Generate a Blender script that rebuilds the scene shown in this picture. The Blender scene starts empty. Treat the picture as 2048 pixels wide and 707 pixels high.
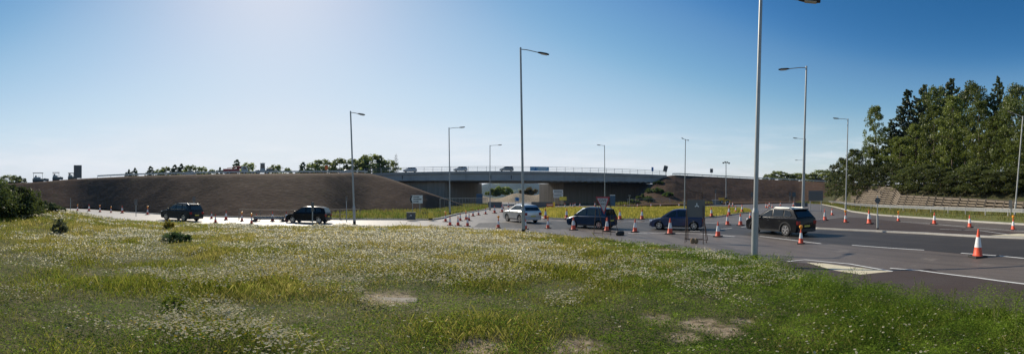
import bpy, bmesh, math, random
import numpy as np
from mathutils import Vector, Matrix

# ------------------------------------------------------------------ camera, sky, sun, exposure
SC = bpy.context.scene
COL = SC.collection
R = math.radians
F = 2048 / R(150.0)          # photograph pixels per radian: a 150 degree stitched panorama
HY, ZC = 393.0, 2.4          # horizon row, eye height over the carriageway
cam = bpy.data.cameras.new("camera")
cam.type = 'PANO'
cam.panorama_type = 'EQUIRECTANGULAR'
cam.longitude_min, cam.longitude_max = -R(75), R(75)
cam.latitude_max, cam.latitude_min = HY / F, -(707 - HY) / F
cam.clip_start, cam.clip_end = 0.1, 20000
camo = bpy.data.objects.new("camera", cam); COL.objects.link(camo)
camo.location = (0, 0, ZC); camo.rotation_euler = (R(90), 0, 0)
SC.camera = camo
SC.view_settings.view_transform = 'Standard'
SC.view_settings.look = 'None'
SC.view_settings.gamma = 1.0
SC.view_settings.use_curve_mapping = False
SC.view_settings.exposure = 0.2

SUN_AZ, SUN_EL = R(-34.7), R(34)      # clockwise from +Y, above the horizon
W = bpy.data.worlds.new("World"); SC.world = W; W.use_nodes = True
wn, wl = W.node_tree.nodes, W.node_tree.links
bg = wn['Background']
sky = wn.new('ShaderNodeTexSky'); sky.sky_type = 'NISHITA'; sky.sun_disc = False
sky.sun_elevation = SUN_EL; sky.sun_rotation = SUN_AZ
sky.air_density = 1.0; sky.dust_density = 0.15; sky.ozone_density = 4.0; sky.altitude = 0
bg.inputs[1].default_value = 0.1045
tc = wn.new('ShaderNodeTexCoord')
mp = wn.new('ShaderNodeMapping'); mp.inputs['Scale'].default_value = (1.3, 1.3, 9.0)
wl.new(tc.outputs['Generated'], mp.inputs[0])
cn = wn.new('ShaderNodeTexNoise'); cn.inputs['Scale'].default_value = 3.1; cn.inputs['Detail'].default_value = 7
cn.inputs['Roughness'].default_value = 0.62
wl.new(mp.outputs[0], cn.inputs['Vector'])
cr = wn.new('ShaderNodeValToRGB'); cr.color_ramp.elements[0].position = 0.43; cr.color_ramp.elements[1].position = 0.7
wl.new(cn.outputs['Fac'], cr.inputs[0])
sx = wn.new('ShaderNodeSeparateXYZ'); wl.new(tc.outputs['Generated'], sx.inputs[0])
hr = wn.new('ShaderNodeMapRange'); hr.inputs[1].default_value = 0.02; hr.inputs[2].default_value = 0.2
hr.inputs[3].default_value = 0.95; hr.inputs[4].default_value = 0.0
wl.new(sx.outputs['Z'], hr.inputs[0])
mm = wn.new('ShaderNodeMath'); mm.operation = 'MULTIPLY'
wl.new(cr.outputs[0], mm.inputs[0]); wl.new(hr.outputs[0], mm.inputs[1])
mixc = wn.new('ShaderNodeMix'); mixc.data_type = 'RGBA'
dn = wn.new('ShaderNodeVectorMath'); dn.operation = 'SCALE'; dn.inputs['Scale'].default_value = 0.1
wl.new(sky.outputs[0], dn.inputs[0])
crv = wn.new('ShaderNodeRGBCurve')          # film response of the bright sky: contrast in the blues, soft shoulder near the sun
for ch, pts in enumerate((((0, 0), (.095, .034), (.133, .13), (.163, .205), (.207, .35), (.25, .45), (.3, .54), (.395, .66), (.46, .73), (.7, .82), (1, .88)),
                          ((0, 0), (.175, .156), (.24, .31), (.286, .41), (.356, .55), (.4, .61), (.466, .68), (.51, .72), (.61, .78), (.7, .82), (1, .88)),
                          ((0, 0), (.33, .37), (.44, .56), (.54, .67), (.63, .76), (.756, .84), (.91, .89), (1, .90)))):
    cu_ = crv.mapping.curves[ch]; cu_.points[0].location = pts[0]; cu_.points[1].location = pts[-1]
    for p_ in pts[1:-1]: cu_.points.new(*p_)
crv.mapping.update()
wl.new(dn.outputs[0], crv.inputs['Color'])
up = wn.new('ShaderNodeVectorMath'); up.operation = 'SCALE'; up.inputs['Scale'].default_value = 1 / 0.12
wl.new(crv.outputs[0], up.inputs[0])
wl.new(mm.outputs[0], mixc.inputs[0]); wl.new(up.outputs[0], mixc.inputs[6])
mixc.inputs[7].default_value = (7.7, 7.8, 8.0, 1)
wl.new(mixc.outputs[2], bg.inputs[0])

sl = bpy.data.lights.new("sun", 'SUN'); sl.energy = 5.0; sl.angle = R(0.5); sl.color = (1.0, 0.90, 0.75)
so = bpy.data.objects.new("sun", sl); COL.objects.link(so)
sdir = Vector((math.sin(SUN_AZ) * math.cos(SUN_EL), math.cos(SUN_AZ) * math.cos(SUN_EL), math.sin(SUN_EL)))
so.rotation_euler = sdir.to_track_quat('Z', 'Y').to_euler()

# ------------------------------------------------------------------ helpers
rng = np.random.default_rng(7)
random.seed(7)

def lon(px): return (px - 1024) / F
def at(px, py=None, d=None, z=0.0):
    """World point seen at a photograph pixel: on the level z, or at the distance d."""
    a = lon(px)
    if d is None:
        d = (ZC - z) / math.tan((py - HY) / F)
    elif py is not None:
        z = ZC - d * math.tan((py - HY) / F)
    return Vector((d * math.sin(a), d * math.cos(a), z))

def link(o, parent=None):
    COL.objects.link(o)
    if parent is not None: o.parent = parent
    return o
def tag(o, label=None, cat=None, group=None, kind=None):
    if label: o['label'] = label
    if cat: o['category'] = cat
    if group: o['group'] = group
    if kind: o['kind'] = kind
    return o
def thing(name, label, cat, loc=(0, 0, 0), rz=0.0, group=None):
    o = bpy.data.objects.new(name, None); o.empty_display_size = 0.2
    o.location = loc; o.rotation_euler = (0, 0, rz)
    return tag(link(o), label, cat, group)
def dup(root, loc, rz=0.0, label=None, group=None, scale=None):
    r = root.copy(); COL.objects.link(r); r.location = loc; r.rotation_euler = (0, 0, rz)
    if scale is not None: r.scale = (scale,) * 3 if isinstance(scale, (int, float)) else scale
    if label: r['label'] = label
    if group: r['group'] = group
    for ch in list(root.children):
        c = ch.copy(); COL.objects.link(c); c.parent = r
        for g in list(ch.children):
            d = g.copy(); COL.objects.link(d); d.parent = c
    return r

class MB:
    def __init__(s): s.v = []; s.f = []
    def add(s, vs, fs):
        b = len(s.v); s.v += [tuple(p) for p in vs]; s.f += [tuple(i + b for i in f) for f in fs]; return s
    def box(s, c, sz, rz=0.0, tilt=None):
        m = Matrix.Rotation(rz, 3, 'Z')
        if tilt is not None: m = m @ tilt
        vs = [Vector(c) + m @ Vector((sz[0] * i / 2, sz[1] * j / 2, sz[2] * k / 2)) for i in (-1, 1) for j in (-1, 1) for k in (-1, 1)]
        return s.add(vs, [(0, 1, 3, 2), (4, 6, 7, 5), (0, 4, 5, 1), (2, 3, 7, 6), (0, 2, 6, 4), (1, 5, 7, 3)])
    def tube(s, p0, p1, r0, r1=None, n=8):
        r1 = r0 if r1 is None else r1
        p0, p1 = Vector(p0), Vector(p1); q = (p1 - p0).to_track_quat('Z', 'Y')
        vs = []
        for p, r in ((p0, r0), (p1, r1)):
            vs += [p + q @ Vector((r * math.cos(2 * math.pi * i / n), r * math.sin(2 * math.pi * i / n), 0)) for i in range(n)]
        fs = [(i, (i + 1) % n, n + (i + 1) % n, n + i) for i in range(n)] + [tuple(range(n))[::-1], tuple(range(n, 2 * n))]
        return s.add(vs, fs)
    def path(s, pts, r, n=6):
        for a, b in zip(pts[:-1], pts[1:]): s.tube(a, b, r, r, n)
        return s
    def lathe(s, prof, n=16, c=(0, 0, 0), axis='Z'):
        vs = []
        for r, z in prof:
            for i in range(n):
                a = 2 * math.pi * i / n
                p = (r * math.cos(a), r * math.sin(a), z)
                if axis == 'Y': p = (p[0], p[2], p[1])
                if axis == 'X': p = (p[2], p[0], p[1])
                vs.append(Vector(c) + Vector(p))
        k = len(prof)
        fs = [(j * n + i, j * n + (i + 1) % n, (j + 1) * n + (i + 1) % n, (j + 1) * n + i) for j in range(k - 1) for i in range(n)]
        fs += [tuple(range(n))[::-1], tuple(range((k - 1) * n, k * n))]
        return s.add(vs, fs)
    def prism(s, poly, z0, z1):
        n = len(poly)
        vs = [(p[0], p[1], z0) for p in poly] + [(p[0], p[1], z1) for p in poly]
        return s.add(vs, [tuple(range(n))[::-1], tuple(range(n, 2 * n))] + [(i, (i + 1) % n, n + (i + 1) % n, n + i) for i in range(n)])
    def xprism(s, prof, x0, x1):
        """profile (y, z) run along x"""
        n = len(prof)
        vs = [(x0, p[0], p[1]) for p in prof] + [(x1, p[0], p[1]) for p in prof]
        return s.add(vs, [tuple(range(n))[::-1], tuple(range(n, 2 * n))] + [(i, (i + 1) % n, n + (i + 1) % n, n + i) for i in range(n)])
    def yprism(s, prof, y0, y1):
        """profile (x, z) run along y"""
        n = len(prof)
        vs = [(p[0], y0, p[1]) for p in prof] + [(p[0], y1, p[1]) for p in prof]
        return s.add(vs, [tuple(range(n))[::-1], tuple(range(n, 2 * n))] + [(i, (i + 1) % n, n + (i + 1) % n, n + i) for i in range(n)])
    def build(s, name, mat, parent=None, smooth=None, bevel=None):
        me = bpy.data.meshes.new(name)
        bm = bmesh.new()
        bv = [bm.verts.new(p) for p in s.v]
        for f in s.f:
            try: bm.faces.new([bv[i] for i in f])
            except ValueError: pass
        big = [f for f in bm.faces if len(f.verts) > 4]
        bmesh.ops.recalc_face_normals(bm, faces=bm.faces)
        if bevel: bmesh.ops.bevel(bm, geom=list(bm.edges), offset=bevel, segments=2, affect='EDGES', profile=0.6)
        big = [f for f in bm.faces if len(f.verts) > 4]
        if big: bmesh.ops.triangulate(bm, faces=big)
        bm.to_mesh(me); bm.free()
        if smooth:
            me.polygons.foreach_set('use_smooth', [True] * len(me.polygons)); me.set_sharp_from_angle(angle=R(smooth))
        me.materials.append(mat)
        return link(bpy.data.objects.new(name, me), parent)

def sheet(name, pts, z, mat):
    """flat polygon of the ground"""
    bm = bmesh.new()
    f = bm.faces.new([bm.verts.new((p[0], p[1], z)) for p in pts])
    bmesh.ops.recalc_face_normals(bm, faces=bm.faces)
    if f.normal.z < 0: f.normal_flip()
    bmesh.ops.triangulate(bm, faces=[f])
    me = bpy.data.meshes.new(name); bm.to_mesh(me); bm.free(); me.materials.append(mat)
    return tag(link(bpy.data.objects.new(name, me)), kind='structure')

def quads(name, V, colr, mat, parent=None):
    """many small faces with one colour each. V: (n, k, 3), colr: (n, 3)"""
    n, k = V.shape[:2]
    me = bpy.data.meshes.new(name)
    me.vertices.add(n * k); me.vertices.foreach_set('co', V.reshape(-1).astype(np.float32))
    me.loops.add(n * k); me.loops.foreach_set('vertex_index', np.arange(n * k, dtype=np.int32))
    me.polygons.add(n); me.polygons.foreach_set('loop_start', np.arange(0, n * k, k, dtype=np.int32))
    a = me.color_attributes.new('tint', 'FLOAT_COLOR', 'POINT')
    c4 = np.ones((n, k, 4), np.float32); c4[:, :, :3] = colr[:, None, :]
    a.data.foreach_set('color', c4.reshape(-1))
    me.update(calc_edges=True); me.materials.append(mat)
    return link(bpy.data.objects.new(name, me), parent)

def grid_mesh(name, P, mat, parent=None, smooth=True, close=False):
    """P: (rows, cols, 3)"""
    r, c = P.shape[:2]
    idx = np.arange(r * c).reshape(r, c)
    f = np.stack([idx[:-1, :-1], idx[:-1, 1:], idx[1:, 1:], idx[1:, :-1]], -1).reshape(-1, 4)
    me = bpy.data.meshes.new(name); me.from_pydata(P.reshape(-1, 3).tolist(), [], f.tolist())
    if smooth: me.polygons.foreach_set('use_smooth', [True] * len(me.polygons))
    me.materials.append(mat)
    return link(bpy.data.objects.new(name, me), parent)

def vnoise(x, y, s, seed=0):
    """value noise in 0..1"""
    x = np.asarray(x) / s + 1000.3; y = np.asarray(y) / s + 1000.7
    xi, yi = np.floor(x).astype(np.int64), np.floor(y).astype(np.int64)
    fx, fy = x - xi, y - yi
    fx, fy = fx * fx * (3 - 2 * fx), fy * fy * (3 - 2 * fy)
    def h(i, j):
        n = (i * 374761393 + j * 668265263 + seed * 2147483647) & 0xffffffff
        n = ((n ^ (n >> 13)) * 1274126177) & 0xffffffff
        return ((n ^ (n >> 16)) & 0xffff) / 65535.0
    return (h(xi, yi) * (1 - fx) + h(xi + 1, yi) * fx) * (1 - fy) + (h(xi, yi + 1) * (1 - fx) + h(xi + 1, yi + 1) * fx) * fy
def fbm(x, y, s, seed=0, o=3):
    t, a, w = 0, 1.0, 0
    for k in range(o):
        t = t + a * vnoise(x, y, s / 2 ** k, seed + k); w += a; a *= 0.55
    return t / w

# ------------------------------------------------------------------ materials
def mat(name, base, rough=0.6, metal=0.0, spec=0.5, noise=None, bump=None, stripes=None, coat=0.0):
    """noise: list of (scale, (colour), lo, hi); bump: (scale, strength, distance)"""
    m = bpy.data.materials.new(name); m.use_nodes = True
    nt = m.node_tree; b = nt.nodes['Principled BSDF']
    b.inputs['Roughness'].default_value = rough; b.inputs['Metallic'].default_value = metal
    b.inputs['Specular IOR Level'].default_value = spec
    if coat: b.inputs['Coat Weight'].default_value = coat; b.inputs['Coat Roughness'].default_value = 0.04
    src = None
    rgb = nt.nodes.new('ShaderNodeRGB'); rgb.outputs[0].default_value = (*base, 1); src = rgb.outputs[0]
    tcn = nt.nodes.new('ShaderNodeTexCoord')
    for sc, colr, lo, hi in (noise or []):
        n = nt.nodes.new('ShaderNodeTexNoise'); n.inputs['Detail'].default_value = 6; n.inputs['Roughness'].default_value = 0.6
        if isinstance(sc, tuple):
            mpn = nt.nodes.new('ShaderNodeMapping'); mpn.inputs['Scale'].default_value = sc
            nt.links.new(tcn.outputs['Object'], mpn.inputs[0]); nt.links.new(mpn.outputs[0], n.inputs['Vector']); n.inputs['Scale'].default_value = 1
        else:
            nt.links.new(tcn.outputs['Object'], n.inputs['Vector']); n.inputs['Scale'].default_value = sc
        mr = nt.nodes.new('ShaderNodeMapRange'); mr.inputs[1].default_value = lo; mr.inputs[2].default_value = hi
        nt.links.new(n.outputs['Fac'], mr.inputs[0])
        mx = nt.nodes.new('ShaderNodeMix'); mx.data_type = 'RGBA'
        nt.links.new(mr.outputs[0], mx.inputs[0]); nt.links.new(src, mx.inputs[6]); mx.inputs[7].default_value = (*colr, 1)
        src = mx.outputs[2]
    nt.links.new(src, b.inputs['Base Color'])
    if bump:
        n = nt.nodes.new('ShaderNodeTexNoise'); n.inputs['Detail'].default_value = 8
        if isinstance(bump[0], tuple):
            mpn = nt.nodes.new('ShaderNodeMapping'); mpn.inputs['Scale'].default_value = bump[0]
            nt.links.new(tcn.outputs['Object'], mpn.inputs[0]); nt.links.new(mpn.outputs[0], n.inputs['Vector']); n.inputs['Scale'].default_value = 1
        else:
            nt.links.new(tcn.outputs['Object'], n.inputs['Vector']); n.inputs['Scale'].default_value = bump[0]
        bp = nt.nodes.new('ShaderNodeBump'); bp.inputs['Strength'].default_value = bump[1]; bp.inputs['Distance'].default_value = bump[2]
        nt.links.new(n.outputs['Fac'], bp.inputs['Height']); nt.links.new(bp.outputs[0], b.inputs['Normal'])
    return m

def leafmat(name, trans=0.45, gloss=0.03):
    m = bpy.data.materials.new(name); m.use_nodes = True
    nt = m.node_tree; nt.nodes.remove(nt.nodes['Principled BSDF'])
    at_ = nt.nodes.new('ShaderNodeAttribute'); at_.attribute_name = 'tint'
    oi = nt.nodes.new('ShaderNodeObjectInfo')
    hs = nt.nodes.new('ShaderNodeHueSaturation')
    mr = nt.nodes.new('ShaderNodeMapRange'); mr.inputs[3].default_value = 0.68; mr.inputs[4].default_value = 1.3
    nt.links.new(oi.outputs['Random'], mr.inputs[0]); nt.links.new(mr.outputs[0], hs.inputs['Value'])
    nt.links.new(at_.outputs['Color'], hs.inputs['Color'])
    d = nt.nodes.new('ShaderNodeBsdfDiffuse'); t = nt.nodes.new('ShaderNodeBsdfTranslucent'); g = nt.nodes.new('ShaderNodeBsdfGlossy')
    g.inputs['Roughness'].default_value = 0.45
    nt.links.new(hs.outputs[0], d.inputs[0]); nt.links.new(hs.outputs[0], t.inputs[0])
    a = nt.nodes.new('ShaderNodeMixShader'); a.inputs[0].default_value = trans
    nt.links.new(d.outputs[0], a.inputs[1]); nt.links.new(t.outputs[0], a.inputs[2])
    b = nt.nodes.new('ShaderNodeMixShader'); b.inputs[0].default_value = gloss
    nt.links.new(a.outputs[0], b.inputs[1]); nt.links.new(g.outputs[0], b.inputs[2])
    nt.links.new(b.outputs[0], nt.nodes['Material Output'].inputs[0])
    return m

M = dict(
    asphalt=mat('asphalt_worn', (.135, .11, .092), .55, spec=.4, noise=[(.25, (.17, .14, .115), .4, .7), (14, (.09, .075, .063), .5, .75), ((1.3, .05, 1), (.085, .07, .058), .46, .66), (.9, (.19, .16, .132), .58, .72)], bump=(70, .35, .01)),
    newroad=mat('asphalt_new', (.046, .041, .037), .6, spec=.35, noise=[(.6, (.06, .052, .046), .4, .7), (20, (.03, .027, .025), .5, .7), ((1.3, .05, 1), (.078, .068, .06), .5, .68)], bump=(80, .35, .01)),
    brownroad=mat('asphalt_brown', (.07, .05, .04), .7, spec=.3, noise=[(.5, (.082, .064, .055), .4, .7), (25, (.04, .031, .028), .5, .7)], bump=(80, .4, .01)),
    paint=mat('road_paint', (.72, .71, .67), .6, noise=[(6, (.45, .43, .4), .5, .8)]),
    buff=mat('buff_surfacing', (.62, .55, .38), .75, noise=[(3, (.5, .44, .3), .4, .7), (30, (.7, .64, .48), .5, .7)]),
    kerb=mat('kerb_concrete', (.42, .4, .36), .8, noise=[(1.5, (.33, .31, .28), .4, .7), (20, (.5, .48, .44), .5, .7)]),
    concrete=mat('concrete', (.30, .295, .28), .8, noise=[(.25, (.24, .236, .225), .4, .65), (2.5, (.36, .35, .33), .5, .75)], bump=(8, .15, .02)),
    slab=mat('muddy_concrete', (.24, .21, .165), .9, noise=[(3, (.15, .125, .09), .42, .62), (14, (.30, .27, .22), .5, .7)], bump=(9, .5, .02)),
    wallconc=mat('ribbed_concrete', (.27, .245, .215), .85, noise=[((1.6, 1.6, .05), (.19, .175, .15), .42, .62), (.3, (.23, .21, .185), .4, .7)], bump=((2.2, 2.2, .02), .8, .12)),
    beam=mat('grey_beam', (.33, .335, .335), .65, noise=[(.3, (.27, .275, .275), .4, .7), ((.6, .6, .02), (.24, .24, .235), .55, .75)]),
    soil=mat('embankment_soil', (.095, .06, .041), .95, spec=.05, noise=[(.07, (.075, .05, .034), .42, .6), (.22, (.088, .078, .042), .6, .78), (.9, (.14, .096, .068), .5, .72), (5, (.06, .04, .028), .5, .72), (.5, (.095, .085, .042), .64, .8)], bump=((1.6, 1.6, 3.0), .4, .15)),
    dirt=mat('field_soil', (.20, .155, .105), .95, spec=.15, noise=[(.6, (.14, .12, .06), .4, .65), (4, (.27, .215, .15), .5, .72), (16, (.11, .085, .055), .5, .7)], bump=(5, .8, .06)),
    meadow=mat('meadow_soil', (.085, .08, .038), .95, spec=.1, noise=[(.8, (.06, .07, .025), .4, .65), (5, (.13, .105, .065), .5, .72)], bump=(6, .8, .06)),
    land=mat('open_land', (.10, .115, .05), .95, spec=.1, noise=[(.02, (.2, .165, .11), .45, .65)]),
    verge=mat('verge_turf', (.13, .145, .045), .95, spec=.1, noise=[(.5, (.19, .165, .07), .4, .7), (4, (.09, .11, .03), .45, .7)], bump=(6, .9, .1)),
    floor=mat('forest_floor', (.06, .055, .03), .95, spec=.1, noise=[(.6, (.04, .05, .018), .4, .65)], bump=(3, .8, .1)),
    tan=mat('tan_earth', (.27, .215, .145), .95, spec=.1, noise=[(.2, (.28, .22, .15), .4, .65), (1.2, (.46, .38, .26), .5, .7)], bump=(1, .8, .3)),
    hill=mat('wooded_hill', (.04, .06, .03), .95, spec=.1, noise=[((.007, .002, .02), (.17, .19, .08), .56, .6), (.03, (.025, .04, .02), .45, .6)]),
    steel=mat('galvanised_steel', (.42, .43, .43), .42, .75, noise=[(3, (.35, .36, .36), .4, .7)]),
    lamp=mat('lamp_column_grey', (.36, .37, .365), .5, .35, noise=[(2, (.3, .31, .305), .4, .7)]),
    darksteel=mat('dark_steel', (.06, .06, .06), .55, .4),
    lens=mat('lamp_lens', (.55, .53, .48), .3),
    black=mat('black_rubber', (.018, .018, .018), .7, noise=[(12, (.035, .034, .032), .5, .7)]),
    orange=mat('cone_orange', (.72, .085, .03), .55, noise=[(5, (.5, .06, .03), .5, .75), (22, (.3, .08, .05), .62, .8)]),
    white=mat('reflective_white', (.72, .71, .69), .45, noise=[(7, (.55, .53, .5), .5, .75)]),
    amber=mat('amber_lens', (.85, .33, .03), .3),
    signback=mat('sign_back_grey', (.13, .125, .115), .55, .1, noise=[(3, (.11, .115, .12), .4, .7)]),
    signwhite=mat('sign_white', (.72, .72, .70), .45, noise=[(3, (.6, .6, .58), .5, .8)]),
    signblack=mat('sign_black', (.02, .02, .022), .5),
    signred=mat('sign_red', (.35, .02, .04), .5),
    signblue=mat('sign_blue', (.04, .18, .45), .5),
    yellow=mat('yellow_plastic', (.8, .6, .06), .5, noise=[(4, (.62, .46, .05), .5, .8)]),
    cabinet=mat('cabinet_grey', (.06, .065, .068), .55, noise=[(4, (.08, .085, .085), .4, .7)]),
    timber=mat('weathered_timber', (.25, .205, .155), .85, noise=[((1, 1, 14), (.17, .135, .10), .4, .7), (1, (.30, .25, .20), .5, .75)]),
    timberdark=mat('hoarding_timber', (.13, .085, .05), .85, noise=[(3, (.09, .06, .04), .4, .7)]),
    rust=mat('rusty_steel', (.10, .065, .045), .8, .3, noise=[(9, (.17, .08, .04), .5, .7)]),
    sack=mat('sandbag', (.2, .13, .07), .9, noise=[(9, (.27, .19, .11), .4, .7)], bump=(14, .6, .02)),
    glass=mat('car_glass', (.012, .015, .018), .04, spec=.6),
    tyre=mat('tyre', (.016, .016, .017), .8),
    rim=mat('alloy_rim', (.55, .56, .58), .25, .9),
    trim=mat('black_trim', (.02, .02, .021), .5),
    tail=mat('tail_lamp', (.28, .012, .012), .2),
    head=mat('head_lamp', (.7, .72, .75), .12, .3),
    chrome=mat('chrome', (.75, .76, .77), .15, 1.0),
    plate=mat('yellow_plate', (.62, .5, .08), .5),
    bark=mat('bark', (.11, .08, .06), .9, noise=[(4, (.16, .125, .095), .45, .7)]),
    brightorange=mat('barrier_orange', (.75, .16, .03), .5),
    bluecab=mat('blue_site_paint', (.035, .09, .17), .5, noise=[(2, (.05, .12, .2), .4, .7)]),
    redmach=mat('red_machine_paint', (.34, .035, .03), .5, noise=[(2, (.25, .05, .04), .4, .7)]),
    whitemach=mat('white_machine_paint', (.42, .45, .44), .5, noise=[(2, (.33, .36, .36), .4, .7)]),
    greenmach=mat('grey_green_machine_paint', (.13, .15, .14), .55, noise=[(2, (.09, .1, .1), .4, .7)]),
    yellowmach=mat('yellow_machine_paint', (.6, .37, .03), .5, noise=[(2, (.45, .29, .04), .4, .7)]),
    skin=mat('skin', (.5, .32, .23), .6),
    grass=leafmat('grass_blades', .52, .0), flower=leafmat('flower_heads', .55, .0), leaf=leafmat('tree_leaves', .5, .03),
)
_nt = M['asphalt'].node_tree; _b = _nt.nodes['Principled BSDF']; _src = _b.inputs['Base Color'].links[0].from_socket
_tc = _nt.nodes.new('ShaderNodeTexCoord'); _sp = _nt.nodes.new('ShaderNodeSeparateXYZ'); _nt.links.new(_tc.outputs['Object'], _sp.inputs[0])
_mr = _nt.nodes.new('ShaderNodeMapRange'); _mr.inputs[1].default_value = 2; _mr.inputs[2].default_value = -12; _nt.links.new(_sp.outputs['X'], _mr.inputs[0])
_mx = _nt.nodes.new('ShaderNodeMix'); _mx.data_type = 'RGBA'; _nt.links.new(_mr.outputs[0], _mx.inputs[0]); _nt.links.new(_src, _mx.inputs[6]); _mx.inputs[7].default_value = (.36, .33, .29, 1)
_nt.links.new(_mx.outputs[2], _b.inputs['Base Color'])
def paint(name, c, metal=.25, rough=.3): return mat(name, c, rough, metal, spec=.1, coat=.16, noise=[(4, tuple(x * .85 for x in c), .5, .8)])

# ------------------------------------------------------------------ the ground
gp = [(6500 * math.cos(a), 6500 * math.sin(a)) for a in np.linspace(0, 2 * math.pi, 65)[:-1]]
sheet('ground', gp, -0.08, M['land'])

road_poly = [(5, -60), (5, 0), (6, 6), (4, 16), (0, 22), (-10, 24), (-20, 21), (-30, 17), (-60, 14), (-150, 10),
             (-150, 47), (-76.7, 37.4), (-50.6, 33.2), (-36.5, 32.3), (-27.9, 34), (-20.6, 35.4), (-16.1, 37), (-11.3, 38.5), (-7.9, 38.6), (-7.4, 42),
             (-7.1, 53), (-4.8, 69.3), (-4.1, 81.5), (-6, 111), (-6.5, 170), (9, 170), (9, 141), (22, 112), (27, 98), (45, 93.5), (56, 97), (76, 113), (140, 165), (152, 150),
             (88.7, 88.3), (47.6, 40.6), (40.6, 30.4), (37.1, 21.0), (34, 13.9), (31.8, 8.5), (30, -60)]
sheet('road', road_poly, 0.0, M['asphalt'])
new_poly = [(15.0, -60), (14.6, 3.9), (15.1, 8.6), (14.6, 12.4), (14.1, 15.5), (13.9, 19.5), (12.4, 22.4), (9.0, 25.6), (4, 28.6), (-3, 30.8),
            (-3, 35.6), (3.2, 38), (9, 36.3), (15.5, 33), (19, 27), (20.3, 20.6), (21.2, 16), (21.5, 12), (21.2, 7.8), (21, -60)]
sheet('dark_lane', new_poly, 0.004, M['newroad'])
sheet('footway', [(5.2, -30), (5.2, 4), (8.0, 12.4), (9.25, 11.3), (10.35, 7.0), (11.3, 6.2), (10.75, 5.4), (10.2, 2.7), (9.7, -30)], 0.008, M['brownroad'])
sheet('buff_crossing', [at(*p)[:2] for p in ((1613, 525), (1650, 527), (1785, 543), (1760, 545), (1722, 549), (1670, 541))], 0.012, M['buff'])

def strip(pts, w):
    """closed polygon of constant width along a polyline"""
    P = [Vector((p[0], p[1])) for p in pts]; L, Rr = [], []
    for i, p in enumerate(P):
        t = (P[min(i + 1, len(P) - 1)] - P[max(i - 1, 0)]).normalized(); n = Vector((-t.y, t.x))
        L.append(p + n * w / 2); Rr.append(p - n * w / 2)
    return L, Rr
def ribbon(mb, pts, w, z):
    L, Rr = strip(pts, w); n = len(L)
    mb.add([(p.x, p.y, z) for p in L] + [(p.x, p.y, z) for p in Rr], [(n + i, n + i + 1, i + 1, i) for i in range(n - 1)])
mk = MB()
def mline(pix, w=0.13, z=0.012): ribbon(mk, [at(*p) for p in pix], w, z)
for a, b in (((1519, 472), (1578, 479)), ((1578, 479), (1642, 487)), ((1704, 490), (1848, 500)), ((1922, 506), (1992, 511)), ((1998, 511.5), (2100, 521))): mline([a, b], .13)
mline([(1256, 466), (1330, 465.5), (1400, 467), (1470, 473)], .16)
for a, b in (((1380, 462), (1400, 462)), ((1440, 458), (1464, 456)), ((1482, 454), (1500, 452)), ((1372, 448), (1460, 444)), ((960, 437), (974, 436))): mline([a, b], .15)
mline([(1780, 536.5), (1840, 541), (1950, 555), (2048, 568), (2150, 584)], .1, .016)
mline([(1575, 523), (1610, 519.5), (1700, 528), (1785, 543)], .1, .016)
mline([(1880, 461), (1960, 464), (2020, 473)], .1, .125)
mline([(1760, 441), (1850, 446), (1950, 455), (2048, 462)], .12)
mline([(1440, 430), (1500, 421), (1540, 417)], .12)
tag(mk.build('road_markings', M['paint']), kind='structure')

def kerbed(name, pts, top_mat, h=0.12, kw=0.16, kmat=None):
    """a raised island: a concrete kerb with a surfaced top 4 mm above it"""
    k = MB().prism(pts, -0.02, h).build(name + '_kerb', kmat or M['kerb'])
    tag(k, kind='structure')
    c = Vector((sum(p[0] for p in pts) / len(pts), sum(p[1] for p in pts) / len(pts)))
    ins, n = [], len(pts)
    for i in range(n):
        p, a, b = Vector(pts[i][:2]), Vector(pts[i - 1][:2]), Vector(pts[(i + 1) % n][:2])
        t1, t2 = (p - a).normalized(), (b - p).normalized()
        nn = Vector((-(t1 + t2).y, (t1 + t2).x)).normalized()
        ins.append(p + nn * kw * (1 if nn.dot(c - p) > 0 else -1))
    return sheet(name, ins, h + 0.004, top_mat)
isl = [(3.4, 42.8), (5.5, 40.6), (8.9, 39.3), (14, 38.2), (19.7, 38.3), (23, 39.6), (26.1, 42.2), (30, 45.5), (34.2, 48.4), (39, 56), (42, 66), (41, 74.6), (35, 77.5), (26.2, 78), (15, 78.3), (7.6, 77.5), (4.5, 70), (3, 55)]
kerbed('central_island', isl, M['verge'])
spl = [(21.2, -60), (21.45, 7.8), (21.75, 12.3), (21.4, 16), (20.4, 20.6), (21, 24), (25, 27.6), (34, 29.2), (31, 22), (27.6, 15.6), (25, 10), (23.6, 6.3), (23.2, -60)]
kerbed('splitter_island', spl, M['brownroad'], .10, .26)
sheet('buff_refuge', [(21.75, 7.9), (23.3, 6.6), (23.0, -8), (21.5, -8)], .112, M['buff'])
fk = MB()
farker = [(150, 146), (88.9, 88.3), (66, 61), (47.8, 40.6), (40.8, 30.4), (37.3, 21.0), (34.2, 13.9), (32, 8.5), (30.6, -8), (30.2, -60)]
for a, b in zip(farker[:-1], farker[1:]):
    v = Vector(b) - Vector(a); n = Vector((v.y, -v.x)).normalized() * -1
    if n.x < 0: n = -n
    fk.prism([a, b, Vector(b) + n * .35, Vector(a) + n * .35], -.02, .12)
tag(fk.build('far_kerb', M['kerb']), kind='structure')
lk = MB()
lkp = [(-50.6, 33.3), (-36.5, 32.4), (-27.9, 34.1), (-20.6, 35.5), (-16.1, 37.1), (-11.3, 38.6), (-8.1, 38.8), (-7.6, 42), (-7.3, 53), (-5.0, 69.3), (-4.3, 81.5), (-6.2, 108)]
for a, b in zip(lkp[:-1], lkp[1:]):
    v = Vector(b) - Vector(a); n = Vector((-v.y, v.x)).normalized() * .2
    lk.prism([a, b, Vector(b) + n, Vector(a) + n], -.02, .13)
tag(lk.build('left_kerb', M['kerb']), kind='structure')

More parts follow.
